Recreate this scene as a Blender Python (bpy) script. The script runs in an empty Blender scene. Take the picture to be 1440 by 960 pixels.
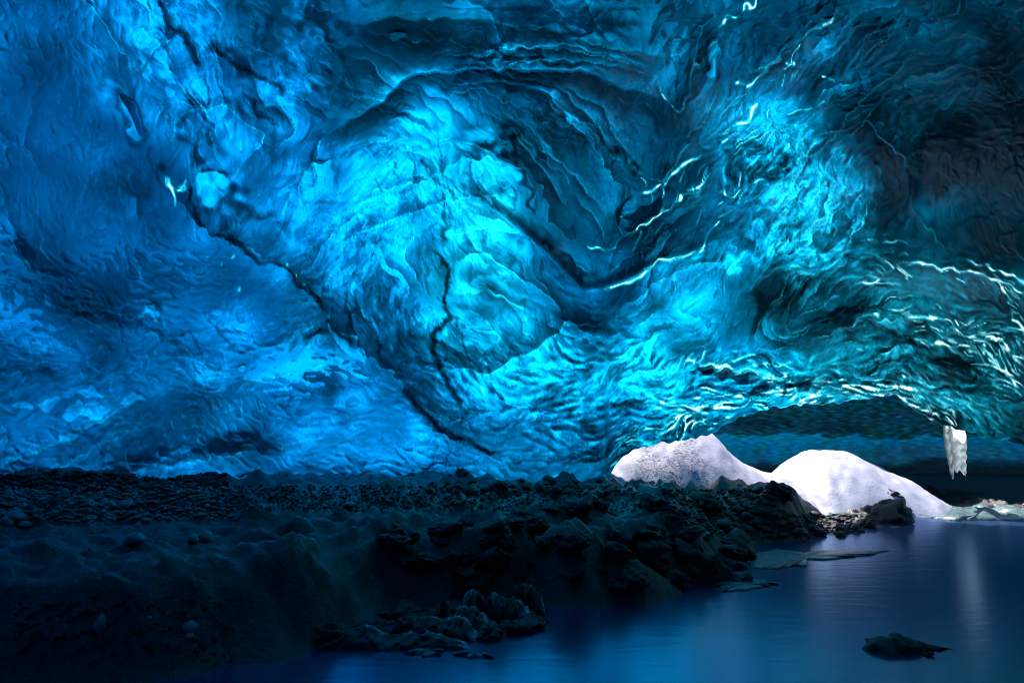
import bpy, bmesh, math, random
import numpy as np
from mathutils import Vector, Matrix, noise as mnoise

rng = np.random.default_rng(7)
random.seed(11)
scene = bpy.context.scene
COL = scene.collection

# ------------------------------------------------------------------ camera
CAM = np.array([0.0, 0.0, 1.7])
FOC = 960.0                       # focal length in photo pixels (24 mm on 36 mm)
PITCH = math.atan(140.0 / 960.0)
cd = bpy.data.cameras.new('camera')
cam = bpy.data.objects.new('camera', cd)
COL.objects.link(cam)
cd.lens = 24.0
cd.sensor_width = 36.0
cd.clip_end = 2000.0
cam.location = CAM
cam.rotation_euler = (math.radians(90) + PITCH, 0, 0)
scene.camera = cam

# ------------------------------------------------------------------ light
SUN_EL, SUN_AZ = math.radians(53), math.radians(-8)      # azimuth from +Y towards +X
sd = Vector((math.sin(SUN_AZ) * math.cos(SUN_EL), math.cos(SUN_AZ) * math.cos(SUN_EL), math.sin(SUN_EL)))
sl = bpy.data.lights.new('sun', 'SUN')
sl.energy = 4.5
sl.angle = math.radians(0.5)
sl.color = (1.0, 0.955, 0.9)
sun = bpy.data.objects.new('sun', sl)
COL.objects.link(sun)
sun.rotation_euler = sd.to_track_quat('Z', 'Y').to_euler()

world = bpy.data.worlds.new('World')
scene.world = world
world.use_nodes = True
wn = world.node_tree.nodes
sky = wn.new('ShaderNodeTexSky')
sky.sky_type = 'NISHITA'
sky.sun_disc = False
sky.sun_elevation = SUN_EL
sky.sun_rotation = SUN_AZ
bg = wn['Background']
bg.inputs[1].default_value = 0.1
world.node_tree.links.new(sky.outputs[0], bg.inputs[0])

scene.view_settings.view_transform = 'Standard'
scene.view_settings.look = 'None'
scene.view_settings.exposure = 0.75
scene.view_settings.gamma = 1.0
cy = scene.cycles
cy.use_denoising = True
cy.filter_width = 1.0
cy.max_bounces = 8
cy.diffuse_bounces = 4
cy.glossy_bounces = 4
cy.transmission_bounces = 6
cy.caustics_reflective = False
cy.caustics_refractive = False
cy.sample_clamp_indirect = 6.0

# ------------------------------------------------------------------ chart helpers
_f = np.array([0.0, math.cos(PITCH), math.sin(PITCH)])
_u = np.array([0.0, -math.sin(PITCH), math.cos(PITCH)])


def dirs(x, y):
    x = np.asarray(x, float); y = np.asarray(y, float)
    d = np.stack([x - 720.0, np.zeros_like(x), np.zeros_like(x)], -1) + (480.0 - y)[..., None] * _u + FOC * _f
    return d / np.linalg.norm(d, axis=-1, keepdims=True)


def on_plane(x, y, z=0.0):
    d = dirs(x, y)
    t = (z - CAM[2]) / d[..., 2]
    return CAM + d * t[..., None]


def at(x, y, depth):
    """world point seen at chart (x, y), at world Y = depth"""
    d = dirs(x, y)
    return CAM + d * (depth / d[1])


def smooth(a, b, x):
    t = np.clip((x - a) / (b - a), 0, 1)
    return t * t * (3 - 2 * t)


def spectral(shape, wl, seed, ax=1.0):
    """band-limited noise, unit deviation, wavelength wl cells"""
    g = np.random.default_rng(seed)
    n = np.fft.rfft2(g.standard_normal(shape))
    fy = np.fft.fftfreq(shape[0])[:, None] * ax
    fx = np.fft.rfftfreq(shape[1])[None, :]
    k = np.sqrt(fx * fx + fy * fy) * wl
    n *= np.exp(-(k - 0.9) ** 2 / (2 * 0.42 ** 2)) * (k < 3)
    r = np.fft.irfft2(n, shape)
    return r / r.std()


def blur(a, s):
    fy = np.fft.fftfreq(a.shape[0])[:, None]
    fx = np.fft.rfftfreq(a.shape[1])[None, :]
    return np.fft.irfft2(np.fft.rfft2(a) * np.exp(-2 * (math.pi * s) ** 2 * (fx * fx + fy * fy)), a.shape)


# ------------------------------------------------------------------ object helpers
def tag(o, label=None, cat=None, group=None, kind=None):
    if label: o['label'] = label
    if cat: o['category'] = cat
    if group: o['group'] = group
    if kind: o['kind'] = kind
    return o


def np_mesh(name, verts, faces, mats, attrs=None, smooth_shade=True):
    verts = np.asarray(verts, np.float32); faces = np.asarray(faces, np.int32)
    me = bpy.data.meshes.new(name)
    n, k = faces.shape
    me.vertices.add(len(verts)); me.vertices.foreach_set('co', verts.ravel())
    me.loops.add(n * k); me.loops.foreach_set('vertex_index', faces.ravel())
    me.polygons.add(n)
    me.polygons.foreach_set('loop_start', np.arange(0, n * k, k, dtype=np.int32))
    me.polygons.foreach_set('loop_total', np.full(n, k, np.int32))
    if smooth_shade:
        me.polygons.foreach_set('use_smooth', np.ones(n, bool))
    for an, av in (attrs or {}).items():
        a = me.attributes.new(an, 'FLOAT', 'POINT')
        a.data.foreach_set('value', np.asarray(av, np.float32).ravel())
    me.update(calc_edges=True)
    for m in mats: me.materials.append(m)
    return me


def link(name, me, parent=None):
    o = bpy.data.objects.new(name, me)
    COL.objects.link(o)
    if parent: o.parent = parent
    return o


def grid_faces(h, w):
    i = np.arange(h * w).reshape(h, w)
    return np.stack([i[:-1, :-1], i[1:, :-1], i[1:, 1:], i[:-1, 1:]], -1).reshape(-1, 4)


# ------------------------------------------------------------------ materials
class NT:
    def __init__(s, name):
        s.m = bpy.data.materials.new(name); s.m.use_nodes = True
        s.t = s.m.node_tree; s.t.nodes.clear()
        s.out = s.n('ShaderNodeOutputMaterial')

    def n(s, ty, **kw):
        nd = s.t.nodes.new(ty)
        for k, v in kw.items():
            if k.startswith('i_'):
                key = k[2:]
                nd.inputs[int(key) if key.isdigit() else key].default_value = v
            else: setattr(nd, k, v)
        return nd

    def l(s, a, b): s.t.links.new(a, b)

    def math(s, op, a, b=None):
        nd = s.n('ShaderNodeMath', operation=op)
        for i, v in enumerate((a, b)):
            if v is None: continue
            if isinstance(v, (int, float)): nd.inputs[i].default_value = v
            else: s.l(v, nd.inputs[i])
        return nd.outputs[0]


def ice_material(name, absorb=(6.5, 0.68, 0.15), gloss_rough=0.06, fine=1.0):
    """Clear glacier ice: daylight that soaks through is absorbed by thickness (red first)
    and dimmed evenly by frozen sediment and painted fold shade; the inner face is wet and glossy."""
    t = NT(name)
    d = t.n('ShaderNodeAttribute', attribute_name='thickness').outputs['Fac']
    s = t.n('ShaderNodeAttribute', attribute_name='silt_shade').outputs['Fac']
    comb = t.n('ShaderNodeCombineColor')
    geo = t.n('ShaderNodeNewGeometry')
    nz = t.n('ShaderNodeTexNoise', i_Scale=9.0 * fine, i_Detail=6.0, i_Roughness=0.55)
    t.l(geo.outputs['Position'], nz.inputs['Vector'])
    sv = t.math('ADD', s, t.math('MULTIPLY', t.math('SUBTRACT', nz.outputs['Fac'], 0.5), 0.35))
    for i, a in enumerate(absorb):
        e = t.math('MULTIPLY', d, -a)
        e = t.math('SUBTRACT', e, sv)
        t.l(t.math('MINIMUM', t.math('EXPONENT', e), 0.97), comb.inputs[i])
    bump = t.n('ShaderNodeBump', i_Strength=0.10, i_Distance=0.03)
    n2 = t.n('ShaderNodeTexNoise', i_Scale=5.0 * fine, i_Detail=3.0, i_Roughness=0.5)
    t.l(geo.outputs['Position'], n2.inputs['Vector'])
    t.l(n2.outputs['Fac'], bump.inputs['Height'])
    tr = t.n('ShaderNodeBsdfTranslucent'); t.l(comb.outputs[0], tr.inputs['Color']); t.l(bump.outputs[0], tr.inputs['Normal'])
    gl = t.n('ShaderNodeBsdfGlossy', i_Roughness=gloss_rough); t.l(bump.outputs[0], gl.inputs['Normal'])
    t.l(t.math('MINIMUM', t.math('ADD', t.math('MULTIPLY', s, 0.11), gloss_rough), 0.45), gl.inputs['Roughness'])
    gl.inputs['Color'].default_value = (0.6, 0.86, 1, 1)
    fr = t.n('ShaderNodeFresnel', i_IOR=1.31); t.l(bump.outputs[0], fr.inputs['Normal'])
    mx = t.n('ShaderNodeMixShader')
    t.l(fr.outputs[0], mx.inputs[0]); t.l(tr.outputs[0], mx.inputs[1]); t.l(gl.outputs[0], mx.inputs[2])
    t.l(mx.outputs[0], t.out.inputs['Surface'])
    return t.m


ICE = ice_material('glacier_ice')


def rock_material(name, c1, c2, rough=0.5, scale=6.0, bump=0.5, frost=0.0, wet=0.08):
    t = NT(name)
    geo = t.n('ShaderNodeNewGeometry')
    nz = t.n('ShaderNodeTexNoise', i_Scale=scale, i_Detail=8.0, i_Roughness=0.65)
    t.l(geo.outputs['Position'], nz.inputs['Vector'])
    cr = t.n('ShaderNodeValToRGB')
    cr.color_ramp.elements[0].position = 0.35; cr.color_ramp.elements[1].position = 0.68
    cr.color_ramp.elements[0].color = (*c1, 1); cr.color_ramp.elements[1].color = (*c2, 1)
    t.l(nz.outputs['Fac'], cr.inputs[0])
    col = cr.outputs[0]
    n2 = t.n('ShaderNodeTexNoise', i_Scale=scale * 6, i_Detail=6.0, i_Roughness=0.7)
    t.l(geo.outputs['Position'], n2.inputs['Vector'])
    bp = t.n('ShaderNodeBump', i_Strength=bump, i_Distance=0.03)
    t.l(n2.outputs['Fac'], bp.inputs['Height'])
    pr = t.n('ShaderNodeBsdfPrincipled')
    rg = t.n('ShaderNodeMapRange', i_3=rough - 0.15, i_4=rough + 0.2)
    t.l(n2.outputs['Fac'], rg.inputs[0])
    t.l(rg.outputs[0], pr.inputs['Roughness'])
    pr.inputs['Coat Weight'].default_value = wet; pr.inputs['Coat Roughness'].default_value = 0.12; t.l(bp.outputs[0], pr.inputs['Coat Normal'])
    if frost > 0:                                   # hoar frost crystals caught along the edges
        fa = t.n('ShaderNodeAttribute', attribute_name='frost').outputs['Fac']
        n3 = t.n('ShaderNodeTexNoise', i_Scale=60.0, i_Detail=3.0)
        t.l(geo.outputs['Position'], n3.inputs['Vector'])
        ms = t.n('ShaderNodeMapRange', i_1=0.44, i_2=0.56); t.l(n3.outputs['Fac'], ms.inputs[0])
        fac = t.math('MINIMUM', t.math('MULTIPLY', t.math('MULTIPLY', fa, ms.outputs[0]), frost), 1.0)
        mix = t.n('ShaderNodeMix', data_type='RGBA')
        t.l(fac, mix.inputs[0]); t.l(col, mix.inputs[6]); mix.inputs[7].default_value = (0.85, 0.88, 0.9, 1)
        col = mix.outputs[2]
    t.l(col, pr.inputs['Base Color']); t.l(bp.outputs[0], pr.inputs['Normal'])
    t.l(pr.outputs[0], t.out.inputs['Surface'])
    return t.m


MUD = rock_material('wet_dark_mud', (0.003, 0.003, 0.004), (0.012, 0.012, 0.012), 0.34, 2.5, 1.0, wet=0.25)
ROCK = rock_material('dark_basalt', (0.008, 0.008, 0.009), (0.030, 0.030, 0.030), 0.50, 7.0, 0.8)
PALE = rock_material('grey_stone', (0.13, 0.13, 0.13), (0.30, 0.295, 0.29), 0.35, 7.0, 0.4)
LEDGE = rock_material('frosted_basalt', (0.008, 0.008, 0.009), (0.03, 0.03, 0.03), 0.42, 5.0, 0.7, frost=2.2)


def snow_material():
    t = NT('old_snow')
    geo = t.n('ShaderNodeNewGeometry')
    dirt = t.n('ShaderNodeAttribute', attribute_name='dirt').outputs['Fac']
    nz = t.n('ShaderNodeTexNoise', i_Scale=16.0, i_Detail=6.0, i_Roughness=0.7)
    t.l(geo.outputs['Position'], nz.inputs['Vector'])
    bp = t.n('ShaderNodeBump', i_Strength=0.3, i_Distance=0.05)
    t.l(nz.outputs['Fac'], bp.inputs['Height'])
    sp = t.n('ShaderNodeTexNoise', i_Scale=15.0, i_Detail=7.0, i_Roughness=0.75, i_Distortion=1.0)
    t.l(geo.outputs['Position'], sp.inputs['Vector'])
    m = t.n('ShaderNodeMapRange', i_1=0.49, i_2=0.55); t.l(sp.outputs['Fac'], m.inputs[0])
    fac = t.math('MINIMUM', t.math('MULTIPLY', m.outputs[0], dirt), 1.0)
    mix = t.n('ShaderNodeMix', data_type='RGBA'); t.l(fac, mix.inputs[0])
    mix.inputs[6].default_value = (0.68, 0.67, 0.85, 1); mix.inputs[7].default_value = (0.10, 0.10, 0.14, 1)
    pr = t.n('ShaderNodeBsdfPrincipled', i_Roughness=0.6)
    t.l(mix.outputs[2], pr.inputs['Base Color']); t.l(bp.outputs[0], pr.inputs['Normal'])
    t.l(pr.outputs[0], t.out.inputs['Surface'])
    return t.m


SNOW = snow_material()


def water_material():
    t = NT('meltwater')
    geo = t.n('ShaderNodeNewGeometry')
    mp = t.n('ShaderNodeMapping'); mp.inputs['Scale'].default_value = (1.0, 3.2, 1.0)
    mp.inputs['Rotation'].default_value = (0, 0, math.radians(-12))
    t.l(geo.outputs['Position'], mp.inputs['Vector'])
    nz = t.n('ShaderNodeTexNoise', i_Scale=1.5, i_Detail=3.0, i_Roughness=0.5, i_Distortion=0.7)
    t.l(mp.outputs[0], nz.inputs['Vector'])
    bp = t.n('ShaderNodeBump', i_Strength=0.05, i_Distance=0.06)
    t.l(nz.outputs['Fac'], bp.inputs['Height'])
    # milky glacial water: rock flour scatters blue underneath a calm, blue-tinted mirror
    df = t.n('ShaderNodeBsdfDiffuse'); df.inputs['Color'].default_value = (0.003, 0.026, 0.085, 1)
    gl = t.n('ShaderNodeBsdfGlossy', i_Roughness=0.22); gl.inputs['Color'].default_value = (0.46, 0.68, 1.0, 1)
    fr = t.n('ShaderNodeFresnel', i_IOR=4.5)
    for nd in (df, gl, fr): t.l(bp.outputs[0], nd.inputs['Normal'])
    mx = t.n('ShaderNodeMixShader')
    t.l(fr.outputs[0], mx.inputs[0]); t.l(df.outputs[0], mx.inputs[1]); t.l(gl.outputs[0], mx.inputs[2])
    t.l(mx.outputs[0], t.out.inputs['Surface'])
    return t.m


WATER = water_material()


def sheet_ice_material():
    t = NT('thin_frozen_crust')
    geo = t.n('ShaderNodeNewGeometry')
    nz = t.n('ShaderNodeTexNoise', i_Scale=9.0, i_Detail=6.0, i_Roughness=0.65)
    t.l(geo.outputs['Position'], nz.inputs['Vector'])
    bp = t.n('ShaderNodeBump', i_Strength=0.6, i_Distance=0.02); t.l(nz.outputs['Fac'], bp.inputs['Height'])
    pr = t.n('ShaderNodeBsdfPrincipled', i_Roughness=0.32, i_IOR=1.31)
    cr = t.n('ShaderNodeValToRGB'); t.l(nz.outputs['Fac'], cr.inputs[0])
    cr.color_ramp.elements[0].position = 0.35; cr.color_ramp.elements[1].position = 0.7
    cr.color_ramp.elements[0].color = (0.05, 0.10, 0.11, 1); cr.color_ramp.elements[1].color = (0.26, 0.38, 0.40, 1)
    t.l(cr.outputs[0], pr.inputs['Base Color']); t.l(bp.outputs[0], pr.inputs['Normal'])
    t.l(pr.outputs[0], t.out.inputs['Surface'])
    return t.m


CRUST = sheet_ice_material()

# ================================================================== ICE VAULT
# smooth shape of the vault: distance from the middle of the cave floor, by direction
RC = [(-250, 660, 10), (-250, 400, 9), (-250, 200, 8), (-250, 0, 7), (-250, -250, 6.3),
      (0, 660, 12), (0, 400, 10.6), (0, 200, 8.8), (0, 0, 7.2), (0, -250, 6),
      (300, 660, 13), (300, 400, 12.2), (300, 200, 9.8), (300, 0, 7.6), (300, -250, 6),
      (600, 660, 14.5), (600, 450, 14), (600, 250, 11.5), (600, 0, 8), (600, -250, 6),
      (820, 640, 15.5), (820, 450, 14.6), (820, 250, 11), (800, 0, 7.8), (820, -250, 6),
      (1000, 600, 16), (1000, 450, 15), (1000, 300, 11.8), (1000, 0, 7.7), (1000, -250, 6),
      (1200, 570, 16), (1200, 400, 13.8), (1200, 200, 10), (1200, 0, 7.5), (1200, -250, 6),
      (1440, 600, 15), (1440, 400, 12.3), (1440, 200, 9), (1440, 0, 7), (1440, -250, 6),
      (1690, 640, 13), (1690, 400, 11), (1690, 200, 8), (1690, 0, 6.6), (1690, -250, 6)]
_rc = np.array(RC, float)
_rd = dirs(_rc[:, 0], _rc[:, 1])
_back = []
for az in range(70, 300, 25):
    for el, r in ((-10, 8.0), (15, 7.5), (40, 6.5), (70, 5.6)):
        a, e = math.radians(az), math.radians(el)
        _back.append((math.sin(a) * math.cos(e), math.cos(a) * math.cos(e), math.sin(e), r))
_back = np.array(_back)
_CD = np.vstack([_rd, _back[:, :3]]); _CR = np.concatenate([_rc[:, 2], _back[:, 3]])


def base_R(d):
    sh = d.shape[:-1]; d = d.reshape(-1, 3)
    num = np.zeros(len(d)); den = np.zeros(len(d)) + 1e-12
    for c, r in zip(_CD, _CR):
        w = np.exp((d @ c - 1.0) / 0.012)
        num += w * r; den += w
    return (num / den).reshape(sh)


X0, X1, Y0, Y1, ST = -460, 1980, -240, 730, 1.6
xs = np.arange(X0, X1, ST); ys = np.arange(Y0, Y1, ST)
GW, GH = len(xs), len(ys)
GX, GY = np.meshgrid(xs, ys)
SHP = (GH, GW)

# coarse chart for the slow smooth fields
cx_, cy_ = np.arange(X0, X1 + 16, 16.0), np.arange(Y0, Y1 + 16, 16.0)
CX, CY = np.meshgrid(cx_, cy_)


def up(c):
    fx = (xs - X0) / 16.0; fy = (ys - Y0) / 16.0
    ix = np.clip(fx.astype(int), 0, len(cx_) - 2); iy = np.clip(fy.astype(int), 0, len(cy_) - 2)
    tx = (fx - ix)[None, :]; ty = (fy - iy)[:, None]
    a = c[iy][:, ix]; b = c[iy][:, ix + 1]; e = c[iy + 1][:, ix]; g = c[iy + 1][:, ix + 1]
    return (a * (1 - tx) + b * tx) * (1 - ty) + (e * (1 - tx) + g * tx) * ty


def field(pts, sig, comps=1):
    num = [np.zeros_like(CX) for _ in range(comps)]; den = np.zeros_like(CX) + 1e-9
    for p in pts:
        w = np.exp(-((CX - p[0]) ** 2 + (CY - p[1]) ** 2) / (2 * sig * sig)) + 1e-5 / (1 + ((CX - p[0]) ** 2 + (CY - p[1]) ** 2) / sig ** 2) ** 2
        den += w
        for k in range(comps): num[k] += w * p[2 + k]
    return [up(n / den) for n in num]


R = up(base_R(dirs(CX, CY)))
R = blur(np.pad(R, 60, mode='edge'), 14)[60:-60, 60:-60]

# direction in which melt water and air have drawn the ice out (degrees, down-right positive)
FLOW = [(100, 100, 68), (30, 250, 75), (250, 60, 58), (430, 80, 45), (100, 320, 78), (60, 400, 22), (250, 450, 14),
        (370, 400, -22), (200, 600, -28), (60, 600, -20), (400, 520, -12), (350, 590, 50), (470, 640, -15), (320, 250, 70),
        (560, 250, -32), (640, 190, 62), (640, 270, 60), (700, 330, 52), (790, 300, 50), (840, 200, 58), (880, 230, 60),
        (750, 110, 12), (860, 90, 6), (660, 70, -14), (560, 80, 30), (500, 20, -10), (700, 10, 70), (860, 20, 60),
        (480, 330, -42), (430, 250, -50), (520, 430, 72), (600, 450, 80), (700, 400, 30), (680, 470, 52), (650, 540, 18), (800, 530, 4),
        (900, 520, -8), (850, 600, -16), (960, 580, -30), (700, 620, 8), (560, 600, 20), (830, 380, 50), (880, 370, -24),
        (900, 330, -42), (1000, 250, -46), (1100, 100, -40), (1250, 60, -30), (1350, 120, -10), (1050, 330, -44),
        (1150, 290, -68), (1330, 300, 85), (1000, 430, -60), (930, 430, -50), (1150, 380, -20), (1100, 450, 68), (1200, 480, -28),
        (1300, 400, 12), (1400, 430, 30), (1350, 500, 34), (1050, 545, 6), (1200, 562, -5), (1300, 570, 22), (1400, 600, 22),
        (970, 60, -65), (-200, 300, 70), (1650, 300, 60), (700, -150, 10), (100, -150, 60), (1300, -150, -30)]
fl = [(x, y, math.cos(2 * math.radians(a)), math.sin(2 * math.radians(a))) for x, y, a in FLOW]
c2, s2 = field(fl, 60, 2)
wob = spectral(SHP, 60, 3) * 0.28 + spectral(SHP, 24, 4) * 0.22
TH = 0.5 * np.arctan2(s2, c2) + wob
FXv, FYv = np.cos(TH), np.sin(TH)


def lic(n, steps, h=1.0):
    acc = n.copy(); wsum = 1.0
    II, JJ = np.meshgrid(np.arange(GH, dtype=np.float32), np.arange(GW, dtype=np.float32), indexing='ij')
    for sgn in (1, -1):
        px, py = JJ.copy(), II.copy()
        dx, dy = FXv * sgn * h, FYv * sgn * h
        pvx, pvy = dx, dy
        for k in range(steps):
            ii = np.clip(py + 0.5, 0, GH - 1).astype(np.int32); jj = np.clip(px + 0.5, 0, GW - 1).astype(np.int32)
            lin = ii * GW + jj
            vx = dx.ravel()[lin]; vy = dy.ravel()[lin]
            flip = np.where(vx * pvx + vy * pvy < 0, -1.0, 1.0)
            vx = vx * flip; vy = vy * flip
            px += vx; py += vy; pvx, pvy = vx, vy
            ii = np.clip(py + 0.5, 0, GH - 1).astype(np.int32); jj = np.clip(px + 0.5, 0, GW - 1).astype(np.int32)
            w = 0.5 + 0.5 * math.cos(math.pi * (k + 1) / (steps + 1))
            acc += n.ravel()[ii * GW + jj] * w; wsum += w
    acc -= acc.mean()
    return acc / acc.std()


L_fine = lic(spectral(SHP, 3.2, 21), 12)
L_mid = lic(spectral(SHP, 7.5, 22), 20)
L_big = lic(spectral(SHP, 20, 23), 26, 1.5)
L_scal = lic(spectral(SHP, 7.0, 24), 7)
L_lip = lic(spectral(SHP, 4.6, 26), 8)
L_scal2 = lic(spectral(SHP, 12.0, 25), 9)
N30 = spectral(SHP, 30, 31); N60 = spectral(SHP, 60, 32); N120 = spectral(SHP, 120, 33)
WX = spectral(SHP, 16, 41) * 1.6 + spectral(SHP, 45, 42) * 2.5
WY = spectral(SHP, 16, 43) * 1.6 + spectral(SHP, 45, 44) * 2.5

JAG = spectral(SHP, 3.5, 45)
DR = np.zeros(SHP)      # relief, metres (positive = further away)
LL = np.zeros(SHP)      # log brightness of transmitted light
THIN_GLINT = np.zeros(SHP)    # thin clear rims and painted daylight glints 0..1
DARK = np.zeros(SHP)    # crack sediment and shade painted beside folds


def resample(pts, step=5.0):
    p = np.array(pts, float)
    if len(p) > 2:
        q = np.vstack([2 * p[0] - p[1], p, 2 * p[-1] - p[-2]])
        out = []
        for i in range(1, len(q) - 2):
            n = max(2, int(np.hypot(*(q[i + 1] - q[i])) / step))
            for t in np.linspace(0, 1, n, endpoint=False):
                out.append(0.5 * ((2 * q[i]) + (-q[i - 1] + q[i + 1]) * t + (2 * q[i - 1] - 5 * q[i] + 4 * q[i + 1] - q[i + 2]) * t * t
                                  + (-q[i - 1] + 3 * q[i] - 3 * q[i + 1] + q[i + 2]) * t ** 3))
        out.append(p[-1])
        return np.array(out)
    n = max(2, int(np.hypot(*(p[1] - p[0])) / step))
    return p[0] + (p[1] - p[0]) * np.linspace(0, 1, n + 1)[:, None]


def line_dist(pts, margin, warp=1.0):
    p = resample(pts, 7.0)
    x0, x1 = p[:, 0].min() - margin, p[:, 0].max() + margin
    y0, y1 = p[:, 1].min() - margin, p[:, 1].max() + margin
    j0, j1 = max(0, int((x0 - X0) / ST)), min(GW, int((x1 - X0) / ST) + 1)
    i0, i1 = max(0, int((y0 - Y0) / ST)), min(GH, int((y1 - Y0) / ST) + 1)
    sl_ = (slice(i0, i1), slice(j0, j1))
    x = (GX[sl_] + WX[sl_] * warp).astype(np.float32); y = (GY[sl_] + WY[sl_] * warp).astype(np.float32)
    best = np.full(x.shape, 1e9, np.float32); sd_ = np.zeros_like(best); tt = np.zeros_like(best)
    n = len(p) - 1
    for i in range(n):
        a, b = p[i], p[i + 1]; e = b - a; l2 = e @ e + 1e-9
        rx, ry = x - a[0], y - a[1]
        t = np.clip((rx * e[0] + ry * e[1]) / l2, 0, 1)
        d = np.hypot(rx - t * e[0], ry - t * e[1])
        m = d < best
        best[m] = d[m]; sd_[m] = np.sign(e[0] * ry - e[1] * rx)[m]; tt[m] = ((i + t) / n)[m]
    # y is down: + means right-hand side of travel as drawn
    return sl_, best, sd_, tt


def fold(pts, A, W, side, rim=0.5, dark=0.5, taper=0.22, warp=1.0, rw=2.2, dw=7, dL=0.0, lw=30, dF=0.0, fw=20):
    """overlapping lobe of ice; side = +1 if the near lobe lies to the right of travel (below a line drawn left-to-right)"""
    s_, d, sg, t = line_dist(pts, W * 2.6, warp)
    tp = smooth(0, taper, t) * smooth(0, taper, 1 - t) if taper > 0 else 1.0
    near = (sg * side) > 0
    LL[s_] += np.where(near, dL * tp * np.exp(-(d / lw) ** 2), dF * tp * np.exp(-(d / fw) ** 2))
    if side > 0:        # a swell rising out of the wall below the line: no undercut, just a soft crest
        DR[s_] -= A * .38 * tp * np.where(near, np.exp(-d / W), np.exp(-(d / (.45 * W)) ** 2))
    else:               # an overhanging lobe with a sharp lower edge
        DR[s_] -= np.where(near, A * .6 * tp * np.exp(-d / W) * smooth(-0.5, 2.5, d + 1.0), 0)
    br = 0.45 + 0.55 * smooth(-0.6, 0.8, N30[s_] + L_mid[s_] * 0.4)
    THIN_GLINT[s_] = np.maximum(THIN_GLINT[s_], np.where(near, rim * tp * br * np.exp(-(d / rw) ** 2), 0))
    DARK[s_] += np.where(near, 0, dark * tp * np.exp(-d / dw) * (0.6 + 0.4 * br))  # shade painted into the far side of the fold


def crack(pts, w, dark, depth=0.08, warp=1.5, brk=0.0):
    s_, d, sg, t = line_dist(pts, w * 5 + 8, warp * .5)
    d = np.abs(d + .55 * JAG[s_]); depth = depth * .4; w = w * .8
    tp = smooth(0, 0.12, t) * smooth(0, 0.12, 1 - t)
    ww = w * (0.5 + 0.5 * np.clip(0.5 + 0.6 * N30[s_], 0, 1.8))
    g = np.exp(-(d / ww) ** 2) * tp * (1 - brk * smooth(-0.3, 0.5, N30[s_]))
    DARK[s_] += dark * g
    DR[s_] += depth * g


def glint_vein(pts, w, amt=1.0, brk=0.6, warp=1.0, A=0.02):
    """thin pale stroke for clear needles, frost and painted daylight glints"""
    if np.mean([p[0] for p in pts]) > 1100: w = w * 1.05
    s_, d, sg, t = line_dist(pts, w * 4 + 6, warp)
    tp = smooth(0, 0.1, t) * smooth(0, 0.1, 1 - t)
    m = 1 - brk + brk * smooth(-0.2, 0.7, L_scal2[s_] + 0.5 * L_scal[s_])
    ww = w * (0.5 + 0.6 * m)
    g = np.exp(-(d / ww) ** 2) * tp * m
    THIN_GLINT[s_] = np.maximum(THIN_GLINT[s_], amt * g)
    DR[s_] -= A * g
    DARK[s_] += 0.5 * amt * tp * m * np.exp(-((d - 2.2 * ww) / (ww + 1)) ** 2) * (sg > 0)


def blob(x, y, rx, ry, rot, v, arr=None, pw=3.4, warp=4.0):
    arr = LL if arr is None else arr
    m = 3.2 * max(rx, ry)
    j0, j1 = max(0, int((x - m - X0) / ST)), min(GW, int((x + m - X0) / ST) + 1)
    i0, i1 = max(0, int((y - m - Y0) / ST)), min(GH, int((y + m - Y0) / ST) + 1)
    s_ = (slice(i0, i1), slice(j0, j1))
    dx = GX[s_] + WX[s_] * warp - x; dy = GY[s_] + WY[s_] * warp - y
    c, s = math.cos(math.radians(rot)), math.sin(math.radians(rot))
    a = (dx * c + dy * s) / rx; b = (-dx * s + dy * c) / ry
    arr[s_] += v * np.exp(-np.sqrt(a * a + b * b) ** pw)


def lobe(x, y, rx, ry, rot, A, v, outline=0.6, warp=1.5, rim=0.2):
    """rounded boss of clear ice standing out of the wall"""
    m = 1.7 * max(rx, ry) + 10
    j0, j1 = max(0, int((x - m - X0) / ST)), min(GW, int((x + m - X0) / ST) + 1)
    i0, i1 = max(0, int((y - m - Y0) / ST)), min(GH, int((y + m - Y0) / ST) + 1)
    s_ = (slice(i0, i1), slice(j0, j1))
    dx = GX[s_] + WX[s_] * warp - x; dy = GY[s_] + WY[s_] * warp - y
    c, s = math.cos(math.radians(rot)), math.sin(math.radians(rot))
    a = (dx * c + dy * s) / rx; b = (-dx * s + dy * c) / ry
    r = np.sqrt(a * a + b * b)
    ins = smooth(1.04, 0.9, r)
    DR[s_] -= A * np.sqrt(np.clip(1 - r * r, 0, 1))
    LL[s_] += v * ins
    px = (r - 1) * min(rx, ry)
    DARK[s_] += outline * np.exp(-((px - 2) / 2.6) ** 2)
    THIN_GLINT[s_] = np.maximum(THIN_GLINT[s_], rim * np.exp(-((px + 2) / 1.6) ** 2))


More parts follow.
